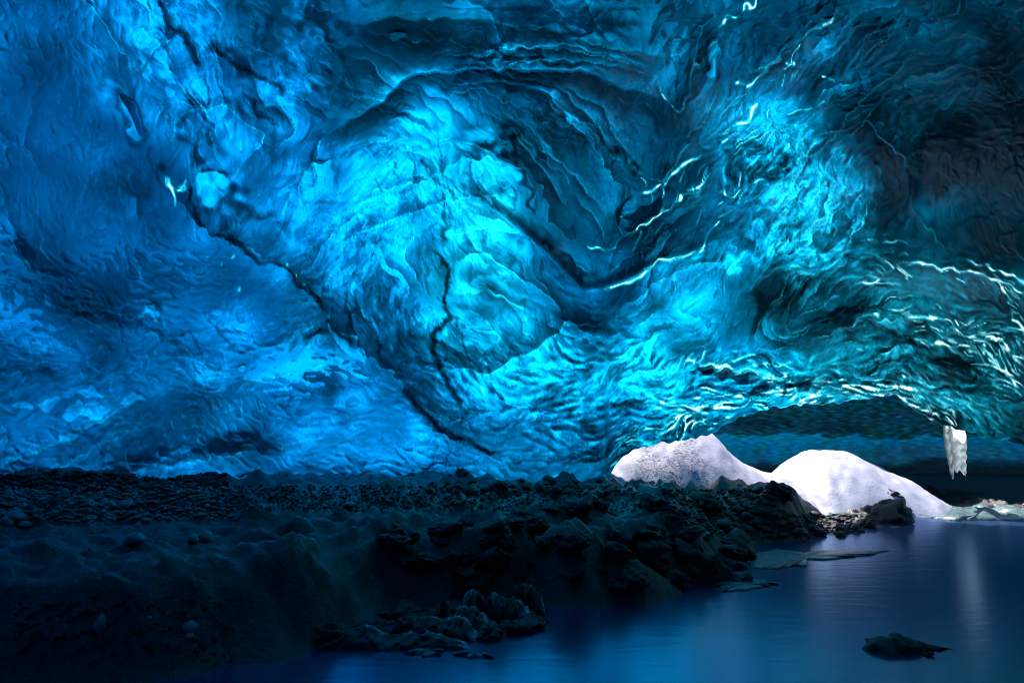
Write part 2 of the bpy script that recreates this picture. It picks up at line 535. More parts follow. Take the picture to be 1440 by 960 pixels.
# ---- lightness of the ice by place (0..1 as seen) and how green-blue it is
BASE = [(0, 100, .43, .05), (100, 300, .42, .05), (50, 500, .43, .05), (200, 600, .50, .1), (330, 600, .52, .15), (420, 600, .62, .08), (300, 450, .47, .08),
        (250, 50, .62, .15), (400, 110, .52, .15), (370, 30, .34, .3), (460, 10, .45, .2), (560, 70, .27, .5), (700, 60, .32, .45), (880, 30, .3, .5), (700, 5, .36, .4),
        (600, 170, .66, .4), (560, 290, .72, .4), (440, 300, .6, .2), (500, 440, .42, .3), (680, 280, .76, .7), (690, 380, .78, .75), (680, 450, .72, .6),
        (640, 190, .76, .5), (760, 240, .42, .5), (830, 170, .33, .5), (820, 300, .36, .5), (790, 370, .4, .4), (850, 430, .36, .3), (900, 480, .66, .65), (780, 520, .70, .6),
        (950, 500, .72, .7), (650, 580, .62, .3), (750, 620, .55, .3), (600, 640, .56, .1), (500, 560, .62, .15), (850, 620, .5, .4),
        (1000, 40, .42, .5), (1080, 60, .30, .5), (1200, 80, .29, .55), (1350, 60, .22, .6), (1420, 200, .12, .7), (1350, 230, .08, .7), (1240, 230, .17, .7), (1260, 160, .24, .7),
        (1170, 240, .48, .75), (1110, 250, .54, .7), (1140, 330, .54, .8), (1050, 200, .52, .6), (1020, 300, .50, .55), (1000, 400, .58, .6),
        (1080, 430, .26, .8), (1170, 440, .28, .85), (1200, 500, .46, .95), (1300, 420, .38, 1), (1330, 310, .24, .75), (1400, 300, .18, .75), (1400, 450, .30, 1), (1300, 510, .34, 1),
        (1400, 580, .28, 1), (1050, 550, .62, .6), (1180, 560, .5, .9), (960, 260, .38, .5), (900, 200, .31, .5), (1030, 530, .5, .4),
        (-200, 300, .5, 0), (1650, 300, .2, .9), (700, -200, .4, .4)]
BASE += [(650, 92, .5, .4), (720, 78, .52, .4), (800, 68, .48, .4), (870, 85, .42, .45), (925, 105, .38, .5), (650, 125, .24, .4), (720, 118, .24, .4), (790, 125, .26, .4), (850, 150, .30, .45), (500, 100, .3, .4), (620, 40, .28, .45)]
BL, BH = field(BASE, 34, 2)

# ---- big overlapping masses
s_, d_, g_, t_ = line_dist([(600, 232), (640, 262), (700, 300), (757, 347), (780, 370), (802, 392), (820, 409), (847, 406), (885, 393), (915, 377), (945, 366), (990, 350), (1050, 318)], 420, .25)
_x, _y = GX[s_], GY[s_]
_tri = np.array([(600, 232), (640, 262), (700, 300), (757, 347), (780, 370), (802, 392), (820, 409), (847, 406), (885, 393), (915, 377), (945, 366), (990, 350), (1050, 318)], float)
_in = _y < np.interp(_x + WX[s_] * .25, _tri[:, 0], _tri[:, 1]) + WY[s_] * .25
_tp = smooth(600, 740, _x) * smooth(1050, 930, _x)
DR[s_] -= np.where(_in, 1.9 * _tp * np.exp(-d_ / 210) * smooth(-.5, 2.5, d_ + 1), 0)
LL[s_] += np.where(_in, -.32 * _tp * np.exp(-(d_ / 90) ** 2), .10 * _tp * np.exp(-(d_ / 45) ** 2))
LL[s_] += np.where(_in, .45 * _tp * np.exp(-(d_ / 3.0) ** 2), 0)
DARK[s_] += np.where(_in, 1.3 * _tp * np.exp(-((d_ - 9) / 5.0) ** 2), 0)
fold([(480, 39), (518, 32), (548, 22), (578, 24), (615, 24), (649, 24), (679, 28), (705, 34), (742, 38), (780, 41), (818, 49), (855, 62), (892, 73), (934, 81), (948, 100)],
     0.7, 70, 1, rim=0.45, dark=0.2, warp=0.6, taper=.1, dL=-.45, lw=60, dF=.3)
fold([(440, 205), (480, 175), (510, 158), (536, 146), (559, 124), (577, 109), (607, 101), (649, 99), (705, 99), (742, 99), (791, 99), (829, 105), (877, 124), (922, 142), (950, 155)],
     1.5, 75, -1, rim=0.3, dark=0.5, warp=0.6, dw=14, dL=.5, lw=16, dF=-.85, fw=30)
fold([(592, 150), (622, 139), (660, 131), (690, 135), (735, 150), (765, 161), (799, 180), (829, 202), (859, 229), (885, 247)], 0.7, 45, -1, rim=.35, dark=.6, dw=12)
fold([(470, 262), (517, 232), (555, 214), (589, 206), (622, 200), (655, 203), (690, 221), (735, 240), (757, 262), (775, 290)], 0.6, 45, -1, rim=.4, dark=.4, dL=-.2, lw=22, dF=.2, fw=26)
fold([(480, 300), (517, 277), (562, 262), (604, 247), (641, 232), (679, 225), (712, 229), (735, 240), (750, 262), (759, 296)], 0.5, 40, 1, rim=.3, dark=.35, dL=.25, lw=30, dF=-.3, fw=16)
fold([(470, 352), (520, 318), (570, 300), (610, 288), (630, 285), (656, 274), (690, 270), (725, 276)], 0.4, 34, 1, rim=.3, dark=.35, dL=.25, lw=26, dF=-.25, fw=14)
fold([(641, 300), (675, 304), (712, 315), (742, 334), (765, 349), (790, 372)], 0.7, 50, 1, rim=.3, dark=.8, dw=13)
fold([(626, 372), (667, 362), (712, 374), (750, 400), (780, 430), (802, 452)], 0.55, 48, 1, rim=.3, dark=.4, dL=.25, lw=40, dF=-.3, fw=16)
fold([(630, 437), (667, 437), (694, 456), (712, 490), (703, 526)], 0.4, 40, 1, rim=.25, dark=.3, dL=.12, lw=30, dF=-.15, fw=14)
fold([(470, 412), (502, 400), (536, 370), (577, 340), (606, 322)], 0.45, 36, 1, rim=.35, dark=.3, dL=-.2, lw=30, dF=.2, fw=20)
fold([(612, 528), (630, 524), (656, 520), (682, 527), (712, 509), (735, 497), (757, 486), (780, 467), (799, 452), (830, 470), (870, 478)], 0.9, 60, 1, rim=.4, dark=.4, warp=.7, dL=.35, lw=30, dF=-.35, fw=26)
fold([(845, 464), (874, 434), (911, 404), (960, 381), (1010, 366), (1050, 345)], 0.8, 60, 1, rim=.3, dark=.3, dL=.2, lw=30, dF=-.15)
# right hand lobes
fold([(874, 221), (896, 247), (934, 255), (958, 225), (975, 190)], 0.5, 30, -1, rim=.5, dark=.5)
fold([(900, 272), (866, 296), (872, 319), (885, 334), (911, 315), (960, 285), (1010, 250)], 0.5, 30, -1, rim=.6, dark=.6)
fold([(958, 225), (1000, 182), (1046, 130), (1072, 101), (1099, 82), (1132, 56), (1177, 22), (1210, -6)], 0.7, 50, -1, rim=.6, dark=.6)
fold([(982, 360), (1001, 330), (1031, 296), (1084, 266), (1117, 240), (1155, 206), (1185, 184), (1204, 150), (1252, 116), (1297, 75), (1345, 50)], 0.6, 45, -1, rim=.4, dark=.4)
fold([(930, 116), (941, 146), (956, 154), (975, 110), (985, 60), (1010, 10)], 0.5, 24, -1, rim=.5, dark=.5)
fold([(1207, 165), (1230, 184), (1264, 214), (1280, 240)], 0.35, 30, -1, rim=.3, dark=1.2, dw=20)
fold([(1310, 200), (1282, 225), (1271, 255), (1279, 285), (1316, 337), (1350, 362)], 0.35, 40, 1, rim=.3, dark=.6, dw=16)
fold([(1117, 497), (1147, 475), (1192, 460), (1230, 449), (1271, 445), (1330, 452)], 0.7, 50, 1, rim=.5, dark=.6, dw=14)
fold([(1030, 432), (1065, 396), (1110, 381), (1170, 380)], 0.6, 40, -1, rim=.4, dark=1.3, dw=26)
fold([(1140, 412), (1190, 395), (1230, 380), (1279, 370), (1316, 377), (1354, 381), (1402, 396), (1450, 412), (1520, 440)], 0.6, 50, 1, rim=.4, dark=.4)
fold([(955, 508), (997, 512), (1024, 512), (1054, 520), (1090, 536), (1130, 545)], 0.35, 26, -1, rim=.7, dark=.3)
fold([(930, 566), (990, 556), (1060, 555), (1130, 550), (1200, 548), (1260, 545)], 0.4, 30, 1, rim=.5, dark=.3)
# left wall
fold([(-20, 660), (0, 651), (64, 629), (112, 602), (150, 584), (199, 561), (262, 539), (307, 527), (337, 533), (394, 529), (431, 520), (480, 512), (540, 515)],
     0.3, 110, 1, rim=.45, dark=.15, warp=.7, taper=.1, dL=-.16, lw=70, dF=.1)
fold([(60, 668), (100, 648), (150, 620), (200, 600), (240, 592)], .3, 50, 1, rim=.35, dark=.2)
fold([(120, 690), (176, 664), (262, 651), (311, 640), (370, 634), (440, 640)], .5, 40, 1, rim=.3, dark=.25)
fold([(225, 495), (262, 505), (311, 522)], .3, 40, 1, rim=.3, dark=.3)
fold([(322, 518), (370, 502), (420, 490), (470, 482)], .3, 40, 1, rim=.3, dark=.2)
fold([(-20, 352), (30, 362), (64, 385), (90, 404)], .3, 40, 1, rim=.4, dark=.3)
fold([(40, 440), (120, 452), (200, 470), (260, 475)], .25, 46, 1, rim=.2, dark=.2)
fold([(0, 548), (60, 540), (130, 528), (200, 520)], .25, 46, 1, rim=.2, dark=.2)
# dividing ridge: left wall stands in front of the glowing folds
fold([(229, 225), (240, 262), (262, 285), (289, 319), (338, 340), (397, 376), (446, 419), (461, 445), (500, 480), (540, 512), (566, 539), (604, 587), (637, 614), (690, 640)],
     0.3, 80, 1, rim=.2, dark=.4, warp=1.3, taper=.12, dw=9, dL=.1, dF=-.3, fw=22)
# top-left lobes
fold([(118, -20), (122, 0), (154, 56), (180, 90), (195, 101), (210, 86), (240, 52), (262, 20)], .5, 36, -1, rim=.3, dark=.6)
fold([(229, 225), (240, 191), (262, 161), (296, 148), (326, 154), (352, 172), (375, 188), (360, 214), (330, 244), (319, 270), (306, 285)], .5, 34, 1, rim=.5, dark=.45)
fold([(400, 20), (430, 46), (458, 60), (480, 90), (510, 150)], .35, 30, 1, rim=.3, dark=.4)
fold([(372, 40), (410, 70), (440, 100), (476, 130)], .3, 26, 1, rim=.3, dark=.4)
lobe(186, 165, 13, 32, -14, .28, .32, outline=.7)
lobe(560, 56, 8, 9, 0, .15, .5, outline=.4)
lobe(1001, 79, 13, 25, 8, .2, .45, outline=.5)
lobe(448, 252, 18, 30, 30, .25, .3)
lobe(300, 262, 20, 24, 10, .2, .3, outline=.3)
lobe(210, 441, 15, 8, 12, .1, .2, outline=.2)
for x, y in ((105, 580), (75, 565), (124, 554), (131, 576), (37, 570), (180, 565), (100, 612)):
    lobe(x, y, 17, 8, -16, .03, .3, outline=.12, rim=.12)
lobe(1016, 531, 46, 15, 4, .3, -.05, outline=.3)

# ---- patches of clearer or dirtier ice
for b in [(205, 40, 34, 48, -20, .38), (290, 45, 12, 55, -30, .32), (244, 85, 22, 26, 0, .25), (340, 200, 26, 34, 30, .35), (312, 262, 26, 16, 20, .35),
          (268, 215, 13, 40, 5, -.6), (370, 60, 45, 14, 42, -.4), (430, 100, 60, 12, 42, .32), (340, 95, 40, 12, 40, -.5), (395, 135, 30, 14, 30, .3),
          (420, 8, 24, 12, 10, .5), (448, 52, 10, 14, 0, .4), (416, 62, 26, 10, 30, .35), (455, 28, 22, 16, 20, -.5), (175, 115, 20, 40, -30, -.25),
          (60, 60, 26, 70, -20, -.12), (170, 250, 30, 40, 0, -.22), (340, 290, 30, 20, 0, -.45), (405, 312, 20, 10, -10, .3), (320, 300, 24, 16, 30, -.4),
          (445, 265, 12, 30, 20, .2), (500, 160, 40, 18, -10, .18), (560, 60, 90, 34, 10, -.12), (700, 84, 70, 8, -14, .42), (800, 66, 60, 10, 3, .22),
          (860, 90, 60, 16, 5, .12), (640, 115, 30, 10, 0, -.5), (690, 110, 40, 8, 5, -.55), (770, 118, 40, 9, 12, -.35), (664, 214, 26, 8, 8, -.75), (742, 270, 8, 32, -25, -.9),
          (720, 200, 8, 36, -25, -.8), (872, 226, 5, 18, -20, -.9), (650, 190, 40, 30, 0, .15), (560, 240, 50, 24, -30, .14), (690, 335, 56, 24, 8, .16), (700, 400, 60, 26, 20, .1),
          (520, 300, 26, 20, -20, .1), (540, 330, 44, 14, -35, -.35), (620, 310, 14, 60, 0, -.15), (505, 450, 30, 36, 0, -.25), (560, 420, 24, 20, 10, .25), (570, 480, 26, 22, 0, -.2),
          (590, 510, 20, 50, -30, -.4), (660, 490, 30, 26, 0, -.25), (640, 585, 60, 22, 30, -.25), (748, 345, 10, 22, -50, -.5), (740, 470, 20, 26, 0, .1),
          (850, 384, 26, 14, -20, .35), (790, 372, 30, 20, 45, -.35), (850, 432, 30, 20, 0, -.1), (820, 500, 90, 20, 4, .1), (930, 515, 60, 16, -4, .2), (780, 560, 120, 18, 4, -.12),
          (870, 640, 26, 30, 0, -.5), (820, 620, 40, 20, 0, -.2), (940, 175, 30, 60, -10, -.3), (1085, 180, 60, 40, -30, .2), (1040, 215, 20, 16, 0, -.5), (1064, 240, 34, 14, -10, -.5),
          (1100, 232, 18, 10, 0, -.7), (1170, 235, 26, 26, 30, .3), (1110, 280, 36, 18, -20, .35), (1150, 340, 46, 14, -10, .3), (1060, 360, 60, 12, -8, .3), (1020, 320, 30, 22, 0, -.3),
          (1190, 300, 30, 30, 0, -.3), (1245, 215, 26, 50, -30, -.7), (1250, 290, 26, 40, 0, -.6), (1354, 225, 70, 34, -10, -.9), (1310, 165, 60, 14, 25, -.3), (1335, 300, 40, 34, 0, .25),
          (1084, 425, 40, 22, 25, -.7), (1175, 447, 40, 16, 10, -.6), (1290, 472, 34, 10, 10, -.7), (1335, 508, 30, 14, 20, -.7), (1260, 462, 30, 12, 0, -.4), (1160, 500, 34, 20, -30, .15),
          (1010, 460, 40, 26, 0, -.12), (1090, 485, 30, 20, 0, -.2), (1400, 350, 40, 40, 0, -.2), (1420, 100, 40, 90, 0, -.4), (1370, 550, 40, 12, 25, -.3), (1330, 595, 50, 10, 18, -.5),
          (270, 590, 60, 34, -20, -.06), (440, 600, 40, 30, 0, .08), (240, 655, 60, 8, -10, .25), (480, 520, 50, 14, -10, .12), (330, 455, 50, 30, -20, .06)]:
    blob(*b[:5], b[5] * 1.15)

# ---- pale slanting needles inside the swell at the lower left
for k in range(46):
    x, y = random.gauss(300, 60), random.gauss(595, 24)
    l = random.uniform(8, 26); a = math.radians(random.gauss(54, 7))
    glint_vein([(x, y), (x + l * math.cos(a), y + l * math.sin(a))], random.uniform(.8, 1.4), random.uniform(.12, .35), .4, A=0)
# ---- ripples across the brightest fold
for p_, s_g in (([(634, 336), (680, 326), (722, 328), (756, 350)], .22), ([(632, 396), (672, 388), (716, 398), (748, 424)], -.30), ([(632, 418), (672, 412), (712, 424), (746, 452)], .22),
                ([(640, 352), (690, 346), (734, 362)], -.22), ([(636, 468), (668, 470), (690, 492)], -.25), ([(610, 256), (650, 246), (700, 256)], -.25), ([(560, 262), (600, 246), (640, 250)], .2),
                ([(520, 250), (560, 236), (600, 232)], -.25), ([(640, 180), (680, 176), (716, 196)], -.3)):
    fold(p_, .05, 14, -1, rim=.25, dark=.35, taper=.3, dL=s_g, lw=12, dF=-.6 * s_g, fw=9, dw=3)
blob(690, 400, 90, 110, 15, -.10, pw=2)

# ---- drawn-out bands under the great overhang
for p_, a_, dl, df in (([(727, 107), (793, 133), (840, 180), (873, 233)], .2, .35, -.7), ([(760, 113), (827, 140), (860, 180), (882, 230)], .2, .3, -.6), ([(690, 108), (752, 128), (800, 168), (838, 220)], .2, .35, -.6),
                       ([(647, 147), (700, 167), (747, 207), (800, 267)], .25, -.2, -.35), ([(737, 180), (773, 220), (813, 256), (850, 300)], .2, .25, -.4), ([(700, 170), (745, 214), (776, 262), (800, 300)], .2, .3, -.5),
                       ([(620, 112), (660, 122), (716, 116), (760, 124)], .15, .35, -.6), ([(600, 70), (680, 80), (760, 66), (840, 74), (920, 100)], .1, .3, -.2), ([(640, 84), (720, 70), (800, 72), (880, 90), (940, 118)], .1, .25, -.25),
                       ([(690, 92), (770, 84), (850, 92), (930, 116)], .1, .3, -.3), ([(780, 52), (850, 66), (925, 90)], .1, .25, -.2), ([(853, 387), (864, 345), (900, 322), (940, 300)], .2, .3, -.25),
                       ([(800, 270), (836, 310), (850, 350)], .1, .2, -.2)):
    fold(p_, a_, 26, -1, rim=.35, dark=.5, taper=.25, dL=dl, lw=10, dF=df, fw=8, dw=3, warp=.7)
# ---- dark fissures
crack([(221, -8), (240, 34), (262, 56), (278, 86), (289, 100)], 6.5, 2.2, .2)
crack([(289, 100), (292, 130), (288, 150)], 3, 1.4)
crack([(300, 96), (310, 120), (318, 148)], 2.5, 1.2)
crack([(292, 49), (326, 90), (360, 104), (385, 124), (399, 142)], 4.5, 1.7, .15)
crack([(340, 130), (360, 145), (372, 165), (383, 178)], 3.5, 1.4)
crack([(420, 60), (440, 84), (470, 110)], 2, 1.2)
crack([(262, 262), (276, 290), (289, 322)], 3.5, 1.8, .15)
crack([(268, 262), (266, 290), (272, 318)], 2, 1.2)
crack([(289, 322), (338, 342), (356, 359), (397, 376), (416, 396), (446, 419), (461, 446)], 5.4, 2.6, .2, brk=.3)
crack([(431, 476), (445, 470), (454, 456)], 3, 1.6)
crack([(461, 446), (480, 470), (500, 486)], 4.7, 2.6, brk=.2)
crack([(34, 407), (56, 419), (105, 437), (130, 434), (187, 445), (206, 464), (240, 466), (270, 464), (281, 494), (304, 516)], 2.4, 1.0, brk=.5)
crack([(0, 380), (40, 396), (80, 420)], 1.8, .8, brk=.4)
crack([(607, 340), (626, 370), (630, 407), (622, 422), (630, 452), (607, 471), (619, 516), (641, 550), (660, 584)], 5.7, 2.6, .2, warp=2, brk=.25)
crack([(640, 440), (652, 480), (662, 510)], 2.5, 1.2)
crack([(566, 539), (585, 565), (604, 587), (637, 614), (667, 625), (712, 640)], 6.1, 2.6, .2, brk=.25)
crack([(592, 217), (612, 250), (641, 277)], 3, 1.3, brk=.3)
crack([(604, 215), (625, 245), (648, 270)], 2.2, 1.0)
crack([(630, 285), (622, 300), (634, 318), (622, 326), (628, 340)], 3, 1.6, .12, warp=2.2)
crack([(500, 430), (492, 460), (510, 490)], 3.2, 1.4, warp=2)
crack([(524, 440), (532, 480), (540, 510)], 2.4, 1.2, warp=2)
crack([(580, 330), (596, 372), (600, 420)], 2.2, .9, warp=2.4)
crack([(755, 270), (757, 290), (752, 300)], 3, 1.2)
for k in range(34):                      # short steep streaks in the left wall
    x, y = random.uniform(10, 240), random.uniform(30, 330)
    l = random.uniform(12, 40); a = math.radians(random.uniform(62, 84))
    crack([(x, y), (x + l * math.cos(a), y + l * math.sin(a))], random.uniform(.9, 1.6), random.uniform(.3, .7), .02, warp=1.2)
for k in range(26):
    x, y = random.uniform(20, 460), random.uniform(430, 640)
    l = random.uniform(10, 30); a = math.radians(random.uniform(40, 65))
    crack([(x, y), (x + l * math.cos(a), y + l * math.sin(a))], random.uniform(1.0, 1.8), random.uniform(.25, .6), .02, warp=1.2)

for k in range(110):                     # steep flecks and hairline cracks through the glowing folds
    x, y = random.uniform(500, 830), random.uniform(170, 520)
    l = random.uniform(8, 34); a = math.radians(random.gauss(66, 12))
    crack([(x, y), (x + .5 * l * math.cos(a) + random.uniform(-2, 2), y + .5 * l * math.sin(a)), (x + l * math.cos(a), y + l * math.sin(a))], random.uniform(.9, 2.0), random.uniform(.4, 1.1), .01, warp=1.2)
for k in range(60):
    x, y = random.uniform(990, 1300), random.uniform(180, 500)
    l = random.uniform(8, 30); a = math.radians(random.gauss(95, 30))
    crack([(x, y), (x + l * math.cos(a), y + l * math.sin(a))], random.uniform(.9, 2.2), random.uniform(.4, 1.0), .01, warp=1.5)
# ---- white daylight glints painted as clear rims; frost marks last
glint_vein([(896, 274), (930, 262), (949, 247), (960, 236), (990, 215)], 2.2, .95, .3)
glint_vein([(885, 334), (930, 300), (960, 277), (1000, 262)], 2.0, .9, .5)
glint_vein([(840, 408), (885, 396), (911, 380), (926, 364), (942, 366), (962, 360), (985, 350)], 2.2, .95, .2, warp=.5)
glint_vein([(930, 120), (941, 146), (956, 154)], 1.6, .9, .4)
glint_vein([(1012, 42), (1024, 26), (1040, 20), (1058, 12), (1068, -6)], 3.0, 1.0, .6, warp=2)
glint_vein([(1040, 128), (1072, 101), (1099, 82)], 1.7, .9, .4)
glint_vein([(1100, 90), (1118, 84)], 2.6, .9, .4)
glint_vein([(1125, 60), (1177, 22)], 1.5, .8, .5)
glint_vein([(1030, 118), (1050, 120)], 3, .9, .5)
glint_vein([(1160, 112), (1176, 116)], 2.6, .9, .5)
glint_vein([(1040, 175), (1062, 158), (1070, 146)], 2.6, .95, .4)
glint_vein([(960, 272), (985, 260), (1000, 246)], 2.6, .95, .4)
glint_vein([(1005, 275), (1040, 262), (1080, 250)], 1.8, .8, .6)
glint_vein([(1240, 338), (1260, 337), (1279, 345)], 1.6, .7, .4)
glint_vein([(985, 360), (1001, 330), (1012, 312)], 1.5, .9, .4)
glint_vein([(955, 508), (997, 512), (1024, 512), (1054, 520), (1084, 535), (1110, 542)], 2.6, .9, .35)
glint_vein([(1000, 520), (1040, 514), (1080, 516), (1120, 506)], 2.0, .85, .5)
glint_vein([(1279, 372), (1316, 376), (1354, 381), (1402, 396), (1450, 412)], 2.6, .95, .35)
glint_vein([(1348, 362), (1384, 377), (1440, 392), (1480, 404)], 2.6, .95, .4)
glint_vein([(1260, 434), (1290, 449), (1335, 452), (1357, 471), (1391, 479), (1429, 497), (1445, 511)], 2.2, .9, .45)
glint_vein([(1297, 475), (1335, 486), (1365, 490), (1391, 509), (1421, 524), (1436, 554)], 2.4, .95, .45)
glint_vein([(1410, 404), (1429, 430)], 2.4, .9, .5)
glint_vein([(1417, 434), (1444, 470)], 2.4, .9, .5)
glint_vein([(1200, 400), (1222, 396), (1240, 388)], 2.2, .85, .5)
glint_vein([(1215, 442), (1240, 440)], 2.0, .8, .5)
glint_vein([(236, 257), (248, 265), (251, 290)], 2.4, .85, .3, warp=2)
glint_vein([(258, 257), (249, 266)], 2.2, .85, .3)
for x, y in ((290, 372), (311, 376), (329, 365), (332, 412), (398, 378), (412, 392)):
    glint_vein([(x, y), (x + 4, y - 9)], 2.0, .6, .3)

# ---- long layer edges that follow the drawn-out ice
def streamline(x, y, length, step=6.0):
    out = [[(x, y)], [(x, y)]]
    for q, sgn in enumerate((1, -1)):
        px, py = x, y; pv = None
        for k in range(int(length / 2 / step)):
            i = int(np.clip((py - Y0) / ST, 0, GH - 1)); j = int(np.clip((px - X0) / ST, 0, GW - 1))
            v = np.array([FXv[i, j], FYv[i, j]]) * sgn
            if pv is not None and v @ pv < 0: v = -v
            pv = v; px += v[0] * step; py += v[1] * step
            out[q].append((px, py))
    p = out[1][::-1][:-1] + out[0]
    if p[0][0] > p[-1][0]: p = p[::-1]
    return p[::2] if len(p) > 6 else p


gs = np.random.default_rng(404)
for n_, bx, ln, tone, rim_, drk in ((80, (420, 90, 960, 490), (60, 190), .30, .40, .75), (70, (900, 40, 1260, 480), (50, 170), .30, .5, .7), (46, (1050, 350, 1440, 590), (50, 150), .26, .5, .6),
                                    (46, (600, 480, 1100, 610), (40, 120), .24, .40, .5), (36, (-40, 0, 480, 660), (40, 170), .12, .22, .18), (26, (430, -60, 1000, 120), (60, 200), .22, .35, .5),
                                    (30, (180, 0, 470, 330), (40, 120), .30, .4, .8), (26, (1150, -60, 1460, 200), (60, 200), .22, .3, .4)):
    for k in range(n_):
        p = streamline(gs.uniform(bx[0], bx[2]), gs.uniform(bx[1], bx[3]), gs.uniform(*ln))
        if len(p) < 4: continue
        sg_ = 1 if gs.random() < .35 else -1
        q = gs.uniform(.4, 1.3)
        fold(p, gs.uniform(.03, .14), gs.uniform(14, 36), sg_, rim=rim_ * gs.uniform(.2, 1.2), dark=drk * gs.uniform(.1, 1.1), taper=.35, warp=.8, rw=1.5, dw=gs.uniform(1.5, 4),
             dL=tone * q * gs.choice((1, 1, -.7)), lw=gs.uniform(8, 24), dF=-tone * .7 * q, fw=gs.uniform(5, 14))

# ---- painted daylight glints: short pale strokes scattered along the scallop edges
def glints(line, n, spread, ln=(6, 22), amt=(.6, 1.0)):
    p = resample(line, 4.0)
    for k in range(n):
        x, y = p[gs.integers(len(p))] + gs.normal(0, spread, 2)
        q = streamline(x, y, 1.5 * gs.uniform(*ln), 3.0)
        if len(q) >= 2: glint_vein([q[0], q[len(q) // 2], q[-1]] if len(q) > 2 else q, gs.uniform(.6, 1.25), gs.uniform(*amt), .25, warp=.6, A=.01)


glints([(1230, 380), (1316, 377), (1402, 396), (1450, 412)], 34, 9)
glints([(1260, 434), (1335, 455), (1391, 479), (1445, 511)], 44, 10)
glints([(1297, 475), (1365, 492), (1421, 524), (1440, 560)], 40, 12)
glints([(1410, 400), (1430, 440), (1445, 480)], 16, 8)
glints([(955, 508), (1024, 513), (1090, 522), (1120, 512)], 34, 7)
glints([(930, 600), (990, 575), (1060, 558), (1140, 552), (1220, 548), (1290, 560), (1340, 588)], 150, 9, (5, 18))
glints([(868, 640), (890, 618), (940, 590)], 36, 10, (4, 12))
glints([(880, 330), (960, 270), (1050, 180), (1150, 90)], 40, 22, (8, 34), (.4, 1.0))
glints([(1060, 250), (1100, 200), (1010, 300)], 30, 26, (6, 20), (.3, .8))
glints([(1190, 395), (1240, 385), (1200, 480), (1260, 500)], 30, 16, (6, 18), (.3, .8))

# ---- texture
def zone(bl):
    a = np.zeros(SHP)
    for b in bl: blob(*b, arr=a, pw=2.0)
    return np.clip(a, 0, 1)

Z_scal = zone([(780, 560, 150, 60, 5, 1), (920, 550, 110, 60, -10, 1), (1100, 545, 140, 34, 0, 1), (1290, 540, 110, 60, 20, 1), (880, 630, 70, 40, 0, .8), (1380, 450, 60, 80, 0, .6),
               (1080, 240, 90, 100, -30, .7), (1200, 390, 90, 40, 0, .6)])
Z_lip = zone([(960, 590, 60, 22, -25, 1), (1060, 562, 80, 16, -4, 1), (1170, 556, 80, 14, -2, 1), (1260, 556, 60, 20, 10, 1), (1330, 580, 50, 14, 20, .7), (1420, 530, 40, 50, 40, .55),
              (1010, 515, 70, 9, 5, .7), (880, 640, 30, 26, -40, .6), (1380, 480, 60, 30, 30, .5)])
Z_marb = zone([(560, 270, 70, 60, 0, .8), (520, 400, 60, 80, 0, 1), (440, 350, 50, 60, 0, .8), (600, 400, 60, 100, 0, .7), (830, 170, 80, 60, 30, 1), (700, 230, 80, 60, 0, .8),
               (1090, 230, 90, 90, 0, 1), (1180, 260, 60, 50, 0, .7), (1100, 350, 80, 40, 0, .7), (960, 340, 50, 50, 0, .7), (1180, 430, 80, 60, 0, .6), (620, 590, 60, 50, 0, .7),
               (370, 80, 60, 60, 0, .5), (1250, 480, 80, 50, 0, .5), (850, 290, 70, 50, 0, .4)])
Z_smooth = zone([(560, 60, 100, 45, 10, 1), (100, 200, 170, 200, 0, .75), (200, 580, 200, 70, -10, .5), (430, 640, 100, 40, 0, .4), (800, 310, 60, 60, 40, .6), (900, 200, 40, 50, 0, .6), (700, 10, 200, 24, 0, .6), (1330, 300, 60, 50, 0, .5)])

amp = 1 - 0.8 * Z_smooth
# swirling marbled layers (agate-like contours in the ice)
mf = N60 * 0.9 + L_big * 0.75 + N30 * 0.3
v = np.abs(((mf * 1.9) % 1.0) - 0.5) * 2
marb = np.exp(-((v) / 0.12) ** 2)
v2 = np.abs(((mf * 3.7 + 0.3) % 1.0) - 0.5) * 2
marb2 = np.exp(-(v2 / 0.2) ** 2)
Z_marb = np.clip(Z_marb + 0.28 * (1 - Z_smooth), 0, 1)
DARK += Z_marb * (0.85 * marb * smooth(-.8, .5, N120 + .3 * L_mid) + 0.35 * marb2 * smooth(-.2, .8, L_big))
DR += Z_marb * (0.008 * marb + 0.004 * marb2)
THIN_GLINT += 0.10 * Z_marb * np.exp(-((v - 0.35) / 0.13) ** 2) * smooth(0, 1, L_mid)
# drawn-out streaks
patch = smooth(-0.5, 1.2, N60 + 0.5 * N120) * 0.92 + 0.08
LL += amp * (0.02 * L_fine + 0.025 * patch * L_mid + 0.03 * patch * L_big) + 0.10 * N30 * smooth(.45, .7, BL) + (0.09 * N60 + 0.08 * N120) * (1 - .6 * Z_smooth) 
# overlapping plates and lobes: sharp-edged steps where one layer ends over the next
pf = N60 * 0.55 + N120 * 0.8 + L_big * 0.16 + GY / 95.0 - GX / 400.0
fr1 = (pf * 0.8) % 1.0
edge1 = np.minimum(1, (1 - fr1) / 0.05)
stepm = smooth(-0.3, 0.9, spectral(SHP, 90, 35)) * (1 - .9 * Z_smooth)
DR -= stepm * 0.04 * fr1 ** 1.5 * edge1
LL += stepm * 0.16 * (fr1 * edge1 - .45)
THIN_GLINT += 0.22 * stepm * np.exp(-((fr1 - 0.94) / 0.035) ** 2) * smooth(-.2, 1, L_mid)
DARK += 0.40 * stepm * np.exp(-fr1 / 0.05)
pf2 = N30 * 0.7 + N60 * 0.8 + L_big * 0.3 + (GX * 0.35 + GY) / 60.0
fr2 = (pf2 * 0.7) % 1.0
stepm2 = smooth(0.0, 1.0, spectral(SHP, 70, 36)) * (1 - .9 * Z_smooth)
